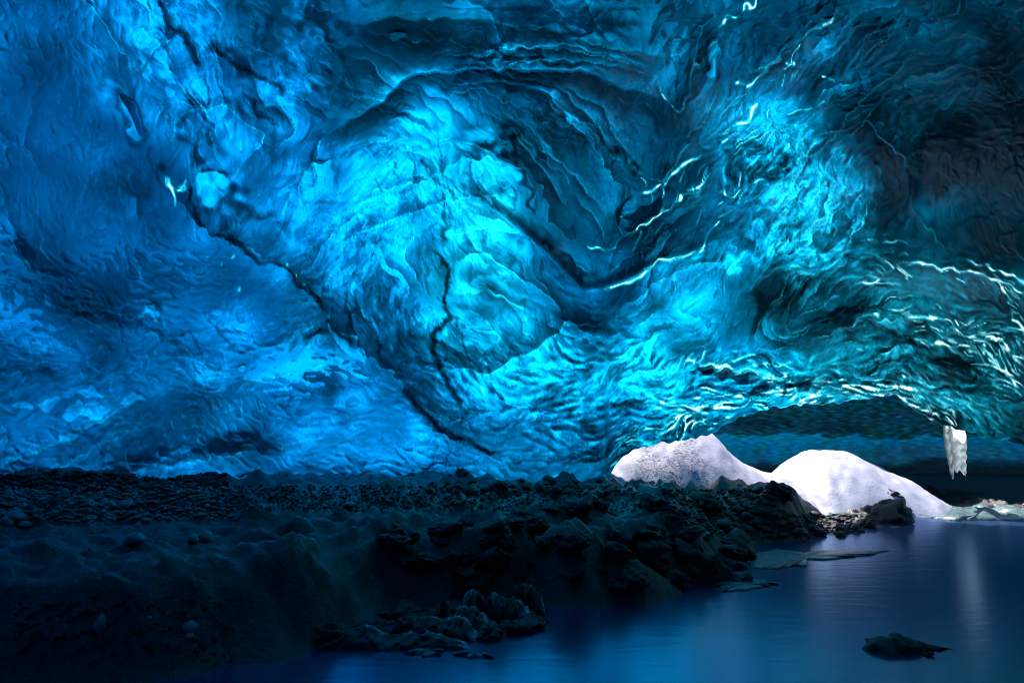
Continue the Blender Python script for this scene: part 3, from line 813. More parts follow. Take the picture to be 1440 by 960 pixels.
DR -= stepm2 * 0.035 * fr2 ** 1.5 * np.minimum(1, (1 - fr2) / 0.08)
LL += stepm2 * 0.11 * (fr2 * np.minimum(1, (1 - fr2) / 0.08) - .45)
THIN_GLINT += 0.18 * stepm2 * np.exp(-((fr2 - 0.91) / 0.05) ** 2) * smooth(-.2, 1, L_mid)
DARK += 0.35 * stepm2 * np.exp(-fr2 / 0.06)
DARK += amp * 0.4 * patch * smooth(1.3, 2.0, -L_mid) + .45 * smooth(1.9, 2.5, -L_fine) * smooth(.2, 1.2, N30)
THIN_GLINT += amp * 0.06 * patch * smooth(1.7, 2.4, L_fine)
DR += amp * (-0.0006 * L_fine - 0.0015 * patch * L_mid - 0.002 * L_big) + 0.02 * N60 + 0.10 * N120 + 0.001 * N30
# scallops
rs = 1 - np.abs(np.tanh(0.9 * L_scal)); rs2 = 1 - np.abs(np.tanh(0.8 * L_scal2))
DR -= Z_scal * (0.010 * (rs - .5) + 0.014 * (rs2 - .5))
LL += Z_scal * (0.24 * L_scal - 0.08 * L_scal2)
DARK += Z_scal * 0.75 * smooth(0.75, 1.0, rs2) * smooth(-.3, .9, L_mid)
THIN_GLINT = np.maximum(THIN_GLINT, Z_scal * 0.22 * smooth(0.8, 1.0, rs) * smooth(0, 1.2, L_big))
THIN_GLINT = np.maximum(THIN_GLINT, Z_lip * 1.0 * smooth(0.25, 1.1, L_lip + 0.5 * L_scal2 - .1))
DARK += Z_lip * 0.9 * smooth(0.4, 1.3, -L_lip)

# ---- facets: melt hollows drawn out along the flow, each with painted side shading and its own clarity
def facets(a, b, seed, zmask, dens=1.0):
    g = np.random.default_rng(seed)
    st_ = math.sqrt(a * b * 2.2 / dens)
    sx = np.arange(X0, X1, st_); sy = np.arange(Y0, Y1, st_)
    SX, SY = np.meshgrid(sx, sy)
    SX = (SX + g.uniform(-.5, .5, SX.shape) * st_).ravel(); SY = (SY + g.uniform(-.5, .5, SY.shape) * st_).ravel()
    F1 = np.full(SHP, 9.0, np.float32); F2 = np.full(SHP, 9.0, np.float32)
    TO = np.zeros(SHP, np.float32); AC = np.zeros(SHP, np.float32)
    wx_ = (GX + 0.8 * WX + 0.5 * b * L_scal2).astype(np.float32); wy_ = (GY + 0.8 * WY + 0.4 * b * L_scal).astype(np.float32)
    m = int((2.0 * a + 4) / ST)
    for x, y in zip(SX, SY):
        j = int((x - X0) / ST); i = int((y - Y0) / ST)
        if not (0 <= i < GH and 0 <= j < GW) or zmask[i, j] < .04: continue
        th = TH[i, j] + g.normal() * .12
        sa, sb = g.uniform(.7, 1.4), g.uniform(.7, 1.4); tone = g.normal(); bend = g.normal() * .25
        w_ = (slice(max(0, i - m), min(GH, i + m + 1)), slice(max(0, j - m), min(GW, j + m + 1)))
        dx = wx_[w_] - x; dy = wy_[w_] - y
        u = (dx * math.cos(th) + dy * math.sin(th)) / (a * sa); v = (dy * math.cos(th) - dx * math.sin(th)) / (b * sb) + bend * u * u
        d = np.sqrt(u * u + v * v)
        f1, f2 = F1[w_], F2[w_]
        c = d < f1
        F2[w_] = np.where(c, f1, np.minimum(f2, d)); F1[w_] = np.where(c, d, f1)
        TO[w_] = np.where(c, tone, TO[w_]); AC[w_] = np.where(c, v + .4 * u, AC[w_])
    return np.minimum(F1, 1.5), np.clip(F2 - F1, 0, 1), TO, np.clip(AC, -1.5, 1.5)


one = np.ones(SHP)
for (a_, b_, sd_i, zm, tone, acr, rel, drk, thn) in (
        (105, 36, 301, (1 - .8 * Z_smooth), .16, .13, .03, .5, .14),
        (26, 8.5, 302, np.clip(Z_marb + .4 * Z_scal - .25, 0, 1), .09, .07, .003, .5, .16),
        (15, 6.5, 305, zone([(1090, 225, 80, 75, -30, 1), (1150, 330, 60, 40, 0, 1), (1060, 350, 70, 30, -20, .8), (1180, 250, 40, 40, 0, .6), (620, 580, 50, 40, 30, .8), (1210, 400, 60, 20, 0, .7)]), .34, .30, .006, 1.0, .35),
        (11, 3.8, 303, np.clip(Z_scal + .6 * Z_lip, 0, 1), .20, .32, .010, .55, .25)):
    f1, ed_, to, ac = facets(a_, b_, sd_i, zm)
    LL += zm * (tone * to * .8 + acr * ac)
    DR -= zm * rel * (f1 * f1 - .4)
    seen = smooth(-.5, .8, N30 + .5 * L_scal2)
    DARK += zm * drk * seen * np.exp(-(ed_ / .07) ** 2) * smooth(-.4, .4, ac)
    THIN_GLINT = np.maximum(THIN_GLINT, zm * thn * seen * np.exp(-((ed_ - .10) / .07) ** 2) * smooth(.1, .8, -ac) * smooth(-.5, 1, to))

# ---- thickness and grey dimming from seen lightness
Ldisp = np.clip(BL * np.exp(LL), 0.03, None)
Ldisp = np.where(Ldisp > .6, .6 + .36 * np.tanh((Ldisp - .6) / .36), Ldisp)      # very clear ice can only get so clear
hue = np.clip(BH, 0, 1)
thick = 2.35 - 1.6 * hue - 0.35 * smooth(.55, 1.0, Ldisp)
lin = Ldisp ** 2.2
silt_shade = -np.log(np.clip(lin / 1.05, 1e-4, 1)) - 0.15 * thick
silt_shade = np.clip(silt_shade, 0, 6)
TH_ = np.clip(THIN_GLINT * (1 + .4 * THIN_GLINT), 0, 1)
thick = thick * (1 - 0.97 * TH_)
silt_shade = silt_shade * (1 - 0.97 * TH_) + DARK * 1.15 * (1 - .85 * TH_)
silt_shade = np.clip(silt_shade, 0, 6)
R = R + DR

# ---- lower edge of the vault: buried foot on the left, scalloped lip over the arch on the right
LIP = [(-500, 735), (840, 735), (852, 700), (857, 668), (866, 655), (877, 641), (890, 634), (911, 627), (940, 621), (965, 618), (999, 612), (1016, 599), (1046, 585), (1084, 573), (1117, 569), (1185, 565),
       (1237, 557), (1260, 554), (1290, 578), (1309, 590), (1335, 599), (1380, 612), (1440, 626), (1560, 660), (1640, 700), (1720, 730), (2000, 735)]
lp = np.array(LIP, float)
yb = np.interp(xs, lp[:, 0], lp[:, 1])
ker = np.hanning(9); ker /= ker.sum()
yb = np.convolve(np.pad(yb, 4, mode='edge'), ker, 'valid')
nl = np.interp(xs, xs, spectral((8, GW), 10, 77)[0])
yb = yb + np.where(xs > 860, 1.2 * nl, 0)
NR = 590
vv = np.linspace(0, 1, NR)[:, None]
YY = Y0 + vv * (np.minimum(yb, Y1 - ST * 2)[None, :] - Y0)
fy = (YY - Y0) / ST
iy = np.clip(fy.astype(int), 0, GH - 2); ty = fy - iy
jj = np.arange(GW)[None, :].repeat(NR, 0)
samp = lambda a: a[iy, jj] * (1 - ty) + a[iy + 1, jj] * ty
Rv, dv, sv = samp(R), samp(thick), samp(silt_shade)
XX = xs[None, :].repeat(NR, 0)
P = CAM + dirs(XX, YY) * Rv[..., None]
# roll the lip back, lengthened unseen on the right to shade the rocks
extra = []
for k, (up_, outw) in enumerate(((0.0, 0.12), (0.03, 0.4), (0.09, 1.0), (0.2, 1.7), (0.38, 2.3))):
    k_ = (0.35 + 1.65 * smooth(1085, 1150, xs))[:, None]
    e = P[-1] + dirs(xs, yb) * np.array([1, 1, 0]) * outw * k_ + np.array([0, 0, up_]) * k_
    extra.append(e)
P = np.concatenate([P, np.array(extra)], 0)
dv = np.concatenate([dv, np.repeat(dv[-1:] * 0 + 1.6, 5, 0)], 0)
sv = np.concatenate([sv, np.repeat(sv[-1:] * 0 + 1.6, 5, 0)], 0)
h_, w_ = P.shape[:2]
me = np_mesh('ice_vault', P.reshape(-1, 3), grid_faces(h_, w_), [ICE], {'thickness': dv, 'silt_shade': sv})
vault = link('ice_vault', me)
tag(vault, kind='structure')

# ---- the rest of the vault, over and behind the viewer
az = np.radians(np.arange(0, 361, 3.0)); el = np.radians(np.arange(-24, 91, 3.0))
AZ, EL = np.meshgrid(az, el)
D = np.stack([np.sin(AZ) * np.cos(EL), np.cos(AZ) * np.cos(EL), np.sin(EL)], -1)
Rd = base_R(D) * 1.0 + 0.25
nzv = np.array([mnoise.fractal(Vector(d * 3), 1.0, 2.0, 4) for d in D.reshape(-1, 3)]).reshape(Rd.shape)
Rd += nzv * 0.5
dm = D @ _f
px_ = 720 + FOC * D[..., 0] / np.maximum(dm, 1e-3); py_ = 480 - FOC * (D @ _u) / np.maximum(dm, 1e-3)
inside = (dm > 0.05) & (px_ > X0 + 110) & (px_ < X1 - 110) & (py_ > Y0 + 90)
F_ = grid_faces(*Rd.shape)
F_ = F_[~inside.ravel()[F_].any(1)]
Pd = CAM + D * Rd[..., None]
me = np_mesh('ice_dome', Pd.reshape(-1, 3), F_, [ICE], {'thickness': np.full(Rd.size, 2.2), 'silt_shade': 1.9 + 0.5 * nzv.ravel()})
tag(link('ice_dome', me), kind='structure')

# ================================================================== CHAMBER BEHIND THE ARCH
wx = np.linspace(-4, 26, 420); wz = np.linspace(-0.6, 5.6, 130)
WXg, WZg = np.meshgrid(wx, wz)
n1 = spectral(WXg.shape, 40, 51); n2 = spectral(WXg.shape, 14, 52); n3 = spectral(WXg.shape, 6, 53, ax=.35)
WYg = 24.0 - 0.012 * (WXg - 9) ** 2 * 1.2 + 0.05 * n1 + 0.01 * n2 + 0.2 * smooth(2.0, 1.5, WZg) - 0.5 * smooth(2.4, 4.5, WZg)
step_ = smooth(1.80, 1.86, WZg + .05 * n1 + .05 * n2 - .05 * np.sin(WXg * .9))                                     # upper curtain hangs in front of the lower wall
WYg -= 0.25 * step_
silt_shade_w = 2.2 + 0.06 * n1 + 0.16 * n2 + 0.22 * n3 * (1 - step_) + 0.5 * n3 * step_ + .7 * step_ - .5 * smooth(.06, .0, np.abs(WZg + .05 * n1 + .05 * n2 - .05 * np.sin(WXg * .9) - 1.83)) + 0.5 * step_ + .25 * smooth(9, 13, WXg) + 2.6 * smooth(1.15, 0.75, WZg + 0.08 * n1 + .05 * n2)  # right end darkened in colour to offset the brighter sun there
thick_w = 1.5 - 0.4 * step_ - .2 * n2
me = np_mesh('ice_back_wall', np.stack([WXg, WYg, WZg], -1).reshape(-1, 3), grid_faces(*WXg.shape)[:, ::-1], [ICE], {'thickness': thick_w, 'silt_shade': silt_shade_w})
tag(link('ice_back_wall', me), kind='structure')
# unseen ice slab added on the right to shade the far ground
rx_ = np.linspace(8.8, 27, 90); ry_ = np.linspace(19.6, 23.0, 50)
RX, RY = np.meshgrid(rx_, ry_)
rn = spectral(RX.shape, 12, 61)
RZ = 3.1 + 0.12 * rn + 0.06 * (RY - 19) + 0.5 * smooth(10.5, 8.8, RX)
me = np_mesh('ice_shade_slab', np.stack([RX, RY, RZ], -1).reshape(-1, 3), grid_faces(*RX.shape), [ICE], {'thickness': np.full(RX.size, 2.), 'silt_shade': 3.2 + .3 * rn.ravel()})
tag(link('ice_shade_slab', me), kind='structure')

# ================================================================== GROUND AND WATER
SH_PX = [(180, 958), (250, 946), (330, 933), (400, 922), (440, 908), (500, 884), (560, 872), (640, 866), (700, 858), (750, 848), (820, 846), (880, 850), (950, 838), (1010, 828), (1022, 812),
         (1030, 800), (1058, 796), (1066, 780), (1090, 766), (1130, 757), (1180, 748), (1230, 745), (1282, 739), (1290, 728), (1320, 722), (1440, 724)]
shore = on_plane(np.array([p[0] for p in SH_PX], float), np.array([p[1] for p in SH_PX], float))[:, :2]
shore = np.vstack([[(-30, 3.2), (-9, 4.3), (-5, 4.6)], shore, [(14, 15.6), (40, 15.0)]])


def shore_dist(x, y):
    best = np.full(x.shape, 1e9); sg = np.ones(x.shape)
    for a, b in zip(shore[:-1], shore[1:]):
        e = b - a; l2 = e @ e
        rx, ry = x - a[0], y - a[1]
        t = np.clip((rx * e[0] + ry * e[1]) / l2, 0, 1)
        d = np.hypot(rx - t * e[0], ry - t * e[1])
        m = d < best
        best = np.where(m, d, best); sg = np.where(m, np.sign(e[0] * ry - e[1] * rx), sg)
    return best * np.where(sg == 0, 1, sg)


gxs = np.concatenate([[-400, -150, -60, -30, -20], np.arange(-14, 13.0, 0.055), [14, 17, 20, 26, 40, 70, 160, 400]])
gys = np.concatenate([[-400, -150, -50, -20, -8, -3, 0, 2, 3], np.arange(3.6, 9.5, 0.045), np.arange(9.5, 21, 0.075), [21.5, 22, 23, 24, 25, 27, 32, 45, 80, 200, 400]])
QX, QY = np.meshgrid(gxs, gys)
g1 = spectral(QX.shape, 60, 71); g2 = spectral(QX.shape, 22, 72, ax=1.6); g3 = spectral(QX.shape, 9, 73); g4 = spectral(QX.shape, 4, 74)
edge_w = (np.abs(QX) < 14) & (QY > 3.5) & (QY < 21)
rocky = smooth(-3.5, -.5, QX)
g2 = g2 + rocky * 1.6 * (np.abs(spectral(QX.shape, 26, 75, ax=1.5)) - .8)
g3 = g3 + rocky * 1.8 * (.8 - np.abs(spectral(QX.shape, 11, 76, ax=1.4)))
for g in (g1, g2, g3, g4): g *= edge_w


def ground_h(x, y, n1=0.0, n2=0.0, n3=0.0, n4=0.0):
    s = shore_dist(x, y) + 0.10 * n1 + 0.05 * n2
    ratio = x / np.maximum(y, 1.0)
    far = smooth(.385, .46, ratio) * smooth(6.0, 9.5, y)
    farland = smooth(14.4, 15.8, y) * smooth(.13, .20, ratio)
    H = 0.70 * (1 - np.maximum(far, farland)) + 0.05 * np.maximum(far, farland)
    face = smooth(0.0, 0.75, s) ** 0.8
    left = smooth(-1.0, -7.0, x)
    rho = np.hypot(x, y)
    foot = np.interp(x, [-9, -6, -3.5, -1.5, 0.5, 3], [.66, .52, .36, .25, .15, .05])
    rise = foot * smooth(6.6, 11.8, rho) * (1 - farland) * smooth(0.5, 3, s)
    h = H * face + rise * (1 - 0.9 * far)
    # thin beds of mud and gravel stand out as low terraces
    tq = (h + 0.05 * n1 + 0.02 * n2) / 0.085
    tf = tq - np.floor(tq)
    h = h + np.where(s > 0, 0.6 * 0.085 * (smooth(0.55, 1.0, tf) - tf), 0)
    h += np.where(s > 0, smooth(0, .6, s), 0) * (0.045 * n1 + 0.04 * n2 + 0.03 * n3 + 0.016 * n4)
    h = h + farland * (0.03 * smooth(0, 2.5, s) + 0.55 * smooth(19.5, 23.0, y) * smooth(6.0, 10.0, x))
    under = -0.5 * smooth(0, -1.2, s) - 0.03
    return np.where(s > 0, h + 0.005, under)


QZ = ground_h(QX, QY, g1, g2, g3, g4)
me = np_mesh('ground', np.stack([QX, QY, QZ], -1).reshape(-1, 3), grid_faces(*QX.shape)[:, ::-1], [MUD])
tag(link('ground', me), kind='structure')

wxs = np.array([-400, -60, -14, -5, 0, 5, 12, 30, 400.]); wys = np.array([-400, -40, -5, 2, 6, 10, 14, 18, 40, 400.])
AX, AY = np.meshgrid(wxs, wys)
me = np_mesh('water', np.stack([AX, AY, np.zeros_like(AX)], -1).reshape(-1, 3), grid_faces(*AX.shape)[:, ::-1], [WATER])
tag(link('water', me), kind='structure')


def mesh_h(x, y):
    """height of the finished ground sheet"""
    x = np.asarray(x, float); y = np.asarray(y, float)
    i = np.clip(np.searchsorted(gys, y) - 1, 0, len(gys) - 2); j = np.clip(np.searchsorted(gxs, x) - 1, 0, len(gxs) - 2)
    ty = (y - gys[i]) / (gys[i + 1] - gys[i]); tx = (x - gxs[j]) / (gxs[j + 1] - gxs[j])
    return (QZ[i, j] * (1 - tx) + QZ[i, j + 1] * tx) * (1 - ty) + (QZ[i + 1, j] * (1 - tx) + QZ[i + 1, j + 1] * tx) * ty


def ground_at(px, py):
    """walk down the line of sight through chart (px, py) until it meets the ground"""
    d = dirs(np.array(float(px)), np.array(float(py)))
    t = np.arange(3.5, 26, 0.04)
    p = CAM + d * t[:, None]
    below = p[:, 2] < np.maximum(mesh_h(p[:, 0], p[:, 1]), 0.0)
    i = int(np.argmax(below)) if below.any() else len(t) - 1
    return p[i]


# ================================================================== SNOW
def snow_mound(name, label, prof, depth_c, half_d, base_z, seed, dirt_fn, lean=0.0):
    """prof: crest line as chart points; built as a long drift, its crest at world depth depth_c"""
    c = np.array([at(px, py, depth_c) for px, py in resample(prof, 3.0)])
    n = len(c); m = 60
    vs = np.linspace(-1, 1, m)
    nn = spectral((n, m), 14, seed); nf = spectral((n, m), 5, seed + 1)
    P = np.zeros((n, m, 3)); 
    for i in range(n):
        hgt = max(0.02, c[i, 2] - base_z)
        shp = np.clip(1 - np.abs(vs) ** 1.7, 0, 1) ** 0.9
        hd = half_d * (0.35 + 0.65 * min(1, hgt / 0.9))
        P[i, :, 0] = c[i, 0] + lean * (-vs) * hgt * .3
        P[i, :, 1] = c[i, 1] + vs * hd
        P[i, :, 2] = base_z - 0.06 + (hgt + 0.06) * shp + (0.016 * nn[i] + 0.008 * nf[i]) * smooth(0, .3, shp)
    dirt = dirt_fn(P, nn)
    me = np_mesh(name, P.reshape(-1, 3), grid_faces(n, m), [SNOW], {'dirt': dirt})
    o = link(name, me)
    tag(o, label, 'snow mound')
    return o


snow_mound('snow_mound', 'steep dirt-speckled white snow bank under the left end of the ice arch',
           [(830, 640), (850, 625), (880, 610), (920, 600), (960, 598), (985, 602), (1000, 611), (1015, 628), (1040, 648), (1062, 660), (1085, 664), (1100, 668)], 17.6, 2.5, 0.12, 81,
           lambda P, n: 1.1 * smooth(4.6, 4.2, P[..., 0]) * smooth(2.6, 3.1, P[..., 0]) * smooth(-.9, .3, n + 0.6) + .1)
snow_mound('snow_mound', 'smooth rounded white snow hump with a pointed right end beside the water',
           [(1060, 672), (1085, 668), (1100, 664), (1112, 652), (1125, 640), (1142, 632), (1165, 632), (1190, 637), (1210, 646), (1232, 658), (1255, 668), (1275, 680), (1300, 698), (1322, 713)], 18.4, 2.7, 0.06, 85,
           lambda P, n: 0.05 + 0 * n)

# ================================================================== HANGING ICE STUB
def ice_stub():
    n_a, n_z = 40, 46
    c = at(1342, 600, 16.6)
    top = c[2] + 0.10; bot0 = at(1342, 672, 16.6)[2]
    A = np.linspace(0, 2 * math.pi, n_a, endpoint=False)
    nz = spectral((n_z, n_a), 7, 91)
    low = bot0 + 0.16 * np.abs(np.sin(A)) ** .7 + 0.035 * nz[3] + .04 * np.sin(A * 9)
    V = []
    for k in range(n_z):
        t = k / (n_z - 1)
        z = top + (low - top) * t
        r = 0.205 + 0.02 * math.sin(t * 5)
        ww = 1 + 0.12 * np.sin(A * 5) + 0.05 * nz[k] - 0.12 * (t > .8) * (t - .8) / .2
        V.append(np.stack([c[0] + r * ww * np.cos(A), c[1] + r * .8 * ww * np.sin(A), z], -1))
    V = np.array(V)
    i = np.arange(n_z * n_a).reshape(n_z, n_a); j = np.roll(i, -1, 1)
    F = np.stack([i[:-1], i[1:], j[1:], j[:-1]], -1).reshape(-1, 4)
    me = np_mesh('ice_stub', V.reshape(-1, 3), F, [ICE], {'thickness': np.full(n_z * n_a, .02), 'silt_shade': .25 + .25 * nz.ravel()})
    o = link('ice_stub', me)
    tag(o, 'ragged pale ice stump hanging from the arch edge above the dark far bank', 'icicle')


ice_stub()

# ================================================================== STONES
def stone_mesh(name, seed, mat, sub=2, flat=0.7, rough=0.35, frost=False):
    bm = bmesh.new()
    bmesh.ops.create_icosphere(bm, subdivisions=sub, radius=1.0)
    o = Vector((seed * 7.13, seed * 3.7, seed * 1.9))
    for v in bm.verts:
        d = v.co.normalized()
        r = 1 + rough * mnoise.noise(d * 1.1 + o) + rough * .6 * mnoise.noise(d * 2.4 + o) + rough * .35 * mnoise.noise(d * 5.5 + o)
        # a few broken facets
        for k in range(5):
            nrm = Vector((math.sin(seed * 3 + k * 2.1), math.cos(seed * 5 + k * 1.3), math.sin(seed + k * 4.7))).normalized()
            q = d.dot(nrm) * r
            if q > .74: r *= .74 / q * .6 + .4
        v.co = d * r
        v.co.z *= flat
    me = bpy.data.meshes.new(name)
    bm.to_mesh(me); bm.free()
    me.polygons.foreach_set('use_smooth', np.ones(len(me.polygons), bool))
    me.materials.append(mat)
    if frost:
        a = me.attributes.new('frost', 'FLOAT', 'POINT')
        a.data.foreach_set('value', np.array([max(0, v.normal.z - .3) for v in me.vertices], np.float32))
    return me


BOULD = [stone_mesh('boulder', s, ROCK, sub=4, rough=.75) for s in range(21, 27)]
DARKM = [stone_mesh('stone', s, ROCK) for s in range(1, 7)]
PALEM = [stone_mesh('stone', s, PALE) for s in range(7, 12)]


def put_stone(px, py, w_px, h_ratio=0.65, mesh=None, label=None, group=None, name='stone', cat='stone', sink=0.3, rot=None):
    p = ground_at(px, py)
    r = w_px * p[1] / FOC / 2
    o = bpy.data.objects.new(name, mesh or random.choice(DARKM))
    COL.objects.link(o)
    hh = r * h_ratio
    o.scale = (r, r * random.uniform(.75, 1.0), hh / .7)
    o.rotation_euler = (random.uniform(-.15, .15), random.uniform(-.15, .15), random.uniform(0, 6.28) if rot is None else rot)
    o.location = (p[0], p[1], max(p[2], 0) + hh * (1 - 2 * sink) * .8)
    tag(o, label, cat, group)
    return o


for px, py, w, hr, m, lab in [
    (290, 760, 26, .8, 0, 'pale rounded stone, the right one of a touching pair on the left mud bank'),
    (272, 762, 20, .85, 1, 'pale block-shaped stone, the left one of a touching pair on the left mud bank'),
    (20, 728, 34, .5, 2, 'flat grey slab stone at the left end of the pebble field'),
    (8, 738, 22, .9, 3, 'pale upright stone at the left edge beside the flat slab'),
    (36, 740, 24, .5, 4, 'low grey stone in front of the flat slab at the far left'),
    (190, 760, 28, .6, 0, 'half-buried dim grey stone left of the pale pair on the mud bank'),
    (155, 712, 22, .6, 1, 'grey cobble at the right end of the pebble field, left of its twin'),
    (176, 712, 26, .55, 2, 'broad grey cobble at the right end of the pebble field'),
    (140, 882, 18, 1.5, 2, 'tall dim stone standing in the dark bank face at the left'),
    (268, 886, 26, .8, 3, 'dim rounded stone low in the dark bank face'),
    (492, 712, 22, .5, 4, 'low grey stone lying alone on the middle of the mud bank')]:
    put_stone(px, py, w, hr, PALEM[m], lab)
for px, py, w, hr, m, lab in [
    (700, 697, 52, .55, 0, 'large dark angular boulder in the rubble at the foot of the ice wall'),
    (792, 693, 22, .95, 1, 'upright dark boulder with a rounded top, right of a smaller one at the ice foot'),
    (772, 694, 20, .75, 2, 'dark rounded boulder just left of the upright one at the ice foot'),
    (1245, 733, 64, .62, 3, 'big dark rounded rock at the water edge in front of the snow'),
    (1218, 741, 30, .55, 4, 'low dark rock leaning on the left side of the big shore rock'),
    (1096, 695, 36, .7, 5, 'squared dark block at the end of the bank before the snow'),
    (1035, 775, 50, .9, 0, 'bulky dark rock jutting from the bank corner over the water'),
    (985, 812, 76, .75, 1, 'largest dark rock forming the bank corner above the frozen water edge'),
    (1020, 745, 40, .55, 2, 'dark rock on the bank behind the bulky corner rock'),
    (1122, 750, 26, .45, 3, 'flat dark stone on the shore spit nearest the water'),
    (1060, 722, 34, .5, 4, 'dark wet rock on the bank below the squared block'),
    (650, 668, 20, .8, 5, 'small dark rock perched highest on the rubble at the ice foot'),
    (1305, 922, 14, .45, 2, 'small dark stone just right of the rock in the water')]:
    put_stone(px, py, w, hr, BOULD[m], lab, name='boulder' if w > 24 else 'stone', cat='rock')

p_ = at(1252, 694, 16.4)
o_ = bpy.data.objects.new('stone', BOULD[3]); COL.objects.link(o_)
o_.location = (p_[0], p_[1], p_[2] - .05); o_.scale = (.30, .25, .22); o_.rotation_euler = (0, 0, .6)
tag(o_, 'dark stone melted into a hollow low in the smooth snow hump', 'rock')

# rock in the stream
def ridge_rock(px0, py, px1, hgt, seed, label, name):
    a = on_plane(np.array(float(px0)), np.array(float(py))); b = on_plane(np.array(float(px1)), np.array(float(py)))
    n, m = 60, 26
    nz = spectral((n, m), 14, seed); nf = spectral((n, m), 5, seed + 1)
    P = np.zeros((n, m, 3)); L_ = b[0] - a[0]
    for i, t in enumerate(np.linspace(0, 1, n)):
        prof = (math.sin(math.pi * min(1, t / .84) ** .8) ** .9) if t < .84 else 0.0
        prof = max(prof, .28 * math.exp(-((t - .8) / .12) ** 2))
        for j, s in enumerate(np.linspace(-1, 1, m)):
            w = .16 * (0.25 + prof) * (1 + .25 * nz[i, 0])
            P[i, j] = (a[0] + L_ * t, a[1] + s * w + .015 * nz[i, j], -.05 + (prof * hgt + .05) * (1 - abs(s) ** 1.8) + (.006 * nz[i, j] + .005 * nf[i, j]) * prof)
    me = np_mesh(name, P.reshape(-1, 3), grid_faces(n, m), [ROCK])
    tag(link(name, me), label, 'rock')


ridge_rock(1212, 912, 1340, .105, 101, 'low black rock breaking the water surface at the lower right', 'boulder')

# layered ledge at the water edge, frost along its edges
def ledge_slab(px0, px1, py_base, h, dep, seed, label):
    """one rounded bed of the ledge; nose points right and down to the water"""
    a = on_plane(np.array(float(px0)), np.array(float(py_base))); b = on_plane(np.array(float(px1)), np.array(float(py_base)))
    n, m = 70, 30
    nz = spectral((n, m), 26, seed); nf = spectral((n, m), 6, seed + 1)
    P = np.zeros((n, m, 3)); fr = np.zeros((n, m))
    rg = .8 - np.abs(spectral((n, m), 11, seed + 5)) - .5 * np.abs(spectral((n, m), 5, seed + 6))
    L_ = b - a
    for i, t in enumerate(np.linspace(0, 1, n)):
        prof = (1 - abs(2 * t - 1) ** 5) ** .6 * (1 - .35 * t) * (1 + .05 * nz[i, 0])
        for j, u in enumerate(np.linspace(0, math.pi, m)):
            y = -math.cos(u) * dep * .5; z = max(math.sin(u), 0) ** .55
            z *= (1 + .25 * math.cos(u))          # higher at the back
            base = a + L_ * t
            P[i, j] = (base[0], base[1] + dep * .5 + y + .02 * nz[i, j] - .02 * rg[i, j], -.06 + h * prof * z * (1 + .10 * rg[i, j]) + .012 * nz[i, j])
            fr[i, j] = .75 * math.exp(-((u - 1.35) / .14) ** 2) * smooth(-.1, 1.0, nz[i, j]) + .7 * math.exp(-((t - .94) / .045) ** 2) * (0.3 < u < 2)
    me = np_mesh('rock_bed', P.reshape(-1, 3), grid_faces(n, m), [LEDGE], {'frost': fr})
    o = link('rock_bed', me)
    o.parent = LEDGE_ROOT; o.matrix_parent_inverse = Matrix.Translation(-LEDGE_ROOT.location)
    o['label'] = label


LEDGE_ROOT = bpy.data.objects.new('rock_ledge', None)
COL.objects.link(LEDGE_ROOT)
LEDGE_ROOT.location = tuple(on_plane(np.array(600.), np.array(900.)))
tag(LEDGE_ROOT, 'dark layered rock ledge with frost-lined beds at the water edge', 'rock ledge')
ledge_slab(440, 668, 914, .17, .55, 111, 'long low frosted rock bed nearest the viewer at the water edge')
ledge_slab(540, 680, 902, .24, .55, 113, 'rounded rock bed with a frost line, second from the left at the water edge')
ledge_slab(600, 690, 892, .30, .55, 115, 'narrow steep rock bed between the frost-lined ledges')
ledge_slab(640, 750, 878, .33, .55, 117, 'blunt rock bed with a frosted nose above a floating ice chip')
ledge_slab(715, 768, 864, .34, .5, 119, 'small rightmost rock bed with a bright frosted rim')

# ---- frozen crusts on the water
def crust(pts, label, th=.01, name='ice_sheet', z=0.012, lump=0.0, seed=5):
    w = on_plane(np.array([p[0] for p in pts], float), np.array([p[1] for p in pts], float))
    # densify the outline with a ragged edge
    out = []
    g = np.random.default_rng(seed)
    n = len(w)
    for i in range(n):
        a, b = w[i], w[(i + 1) % n]
        for t in np.linspace(0, 1, 7, endpoint=False):
            p = a + (b - a) * t
            out.append(p + np.array([g.normal() * .02, g.normal() * .04, 0]))
    out = np.array(out); c = out.mean(0)
    rings = 8; V = []
    for k in range(rings, 0, -1):
        f = k / rings
        q = c + (out - c) * f
        q[:, 2] = z + th * (1 - f ** 6) + lump * (1 - f ** 2) * (0.5 + 0.5 * np.sin(q[:, 0] * 9 + np.sin(q[:, 1] * 5) * 2)) 
        V.append(q)
    skirt = out.copy(); skirt[:, 2] = -.03
    V = np.concatenate([skirt] + V + [np.array([[c[0], c[1], z + th + lump * .5]])])
    m = len(out); F = []
    for r in range(rings):
        for i in range(m):
            F.append((r * m + i, r * m + (i + 1) % m, (r + 1) * m + (i + 1) % m, (r + 1) * m + i))
    last = rings * m; cen = len(V) - 1
    me = bpy.data.meshes.new(name)
    me.from_pydata([tuple(v) for v in V], [], F + [(last + i, last + (i + 1) % m, cen) for i in range(m)])
    me.polygons.foreach_set('use_smooth', np.ones(len(me.polygons), bool)); me.update()
    me.materials.append(CRUST)
    tag(link(name, me), label, 'ice sheet')


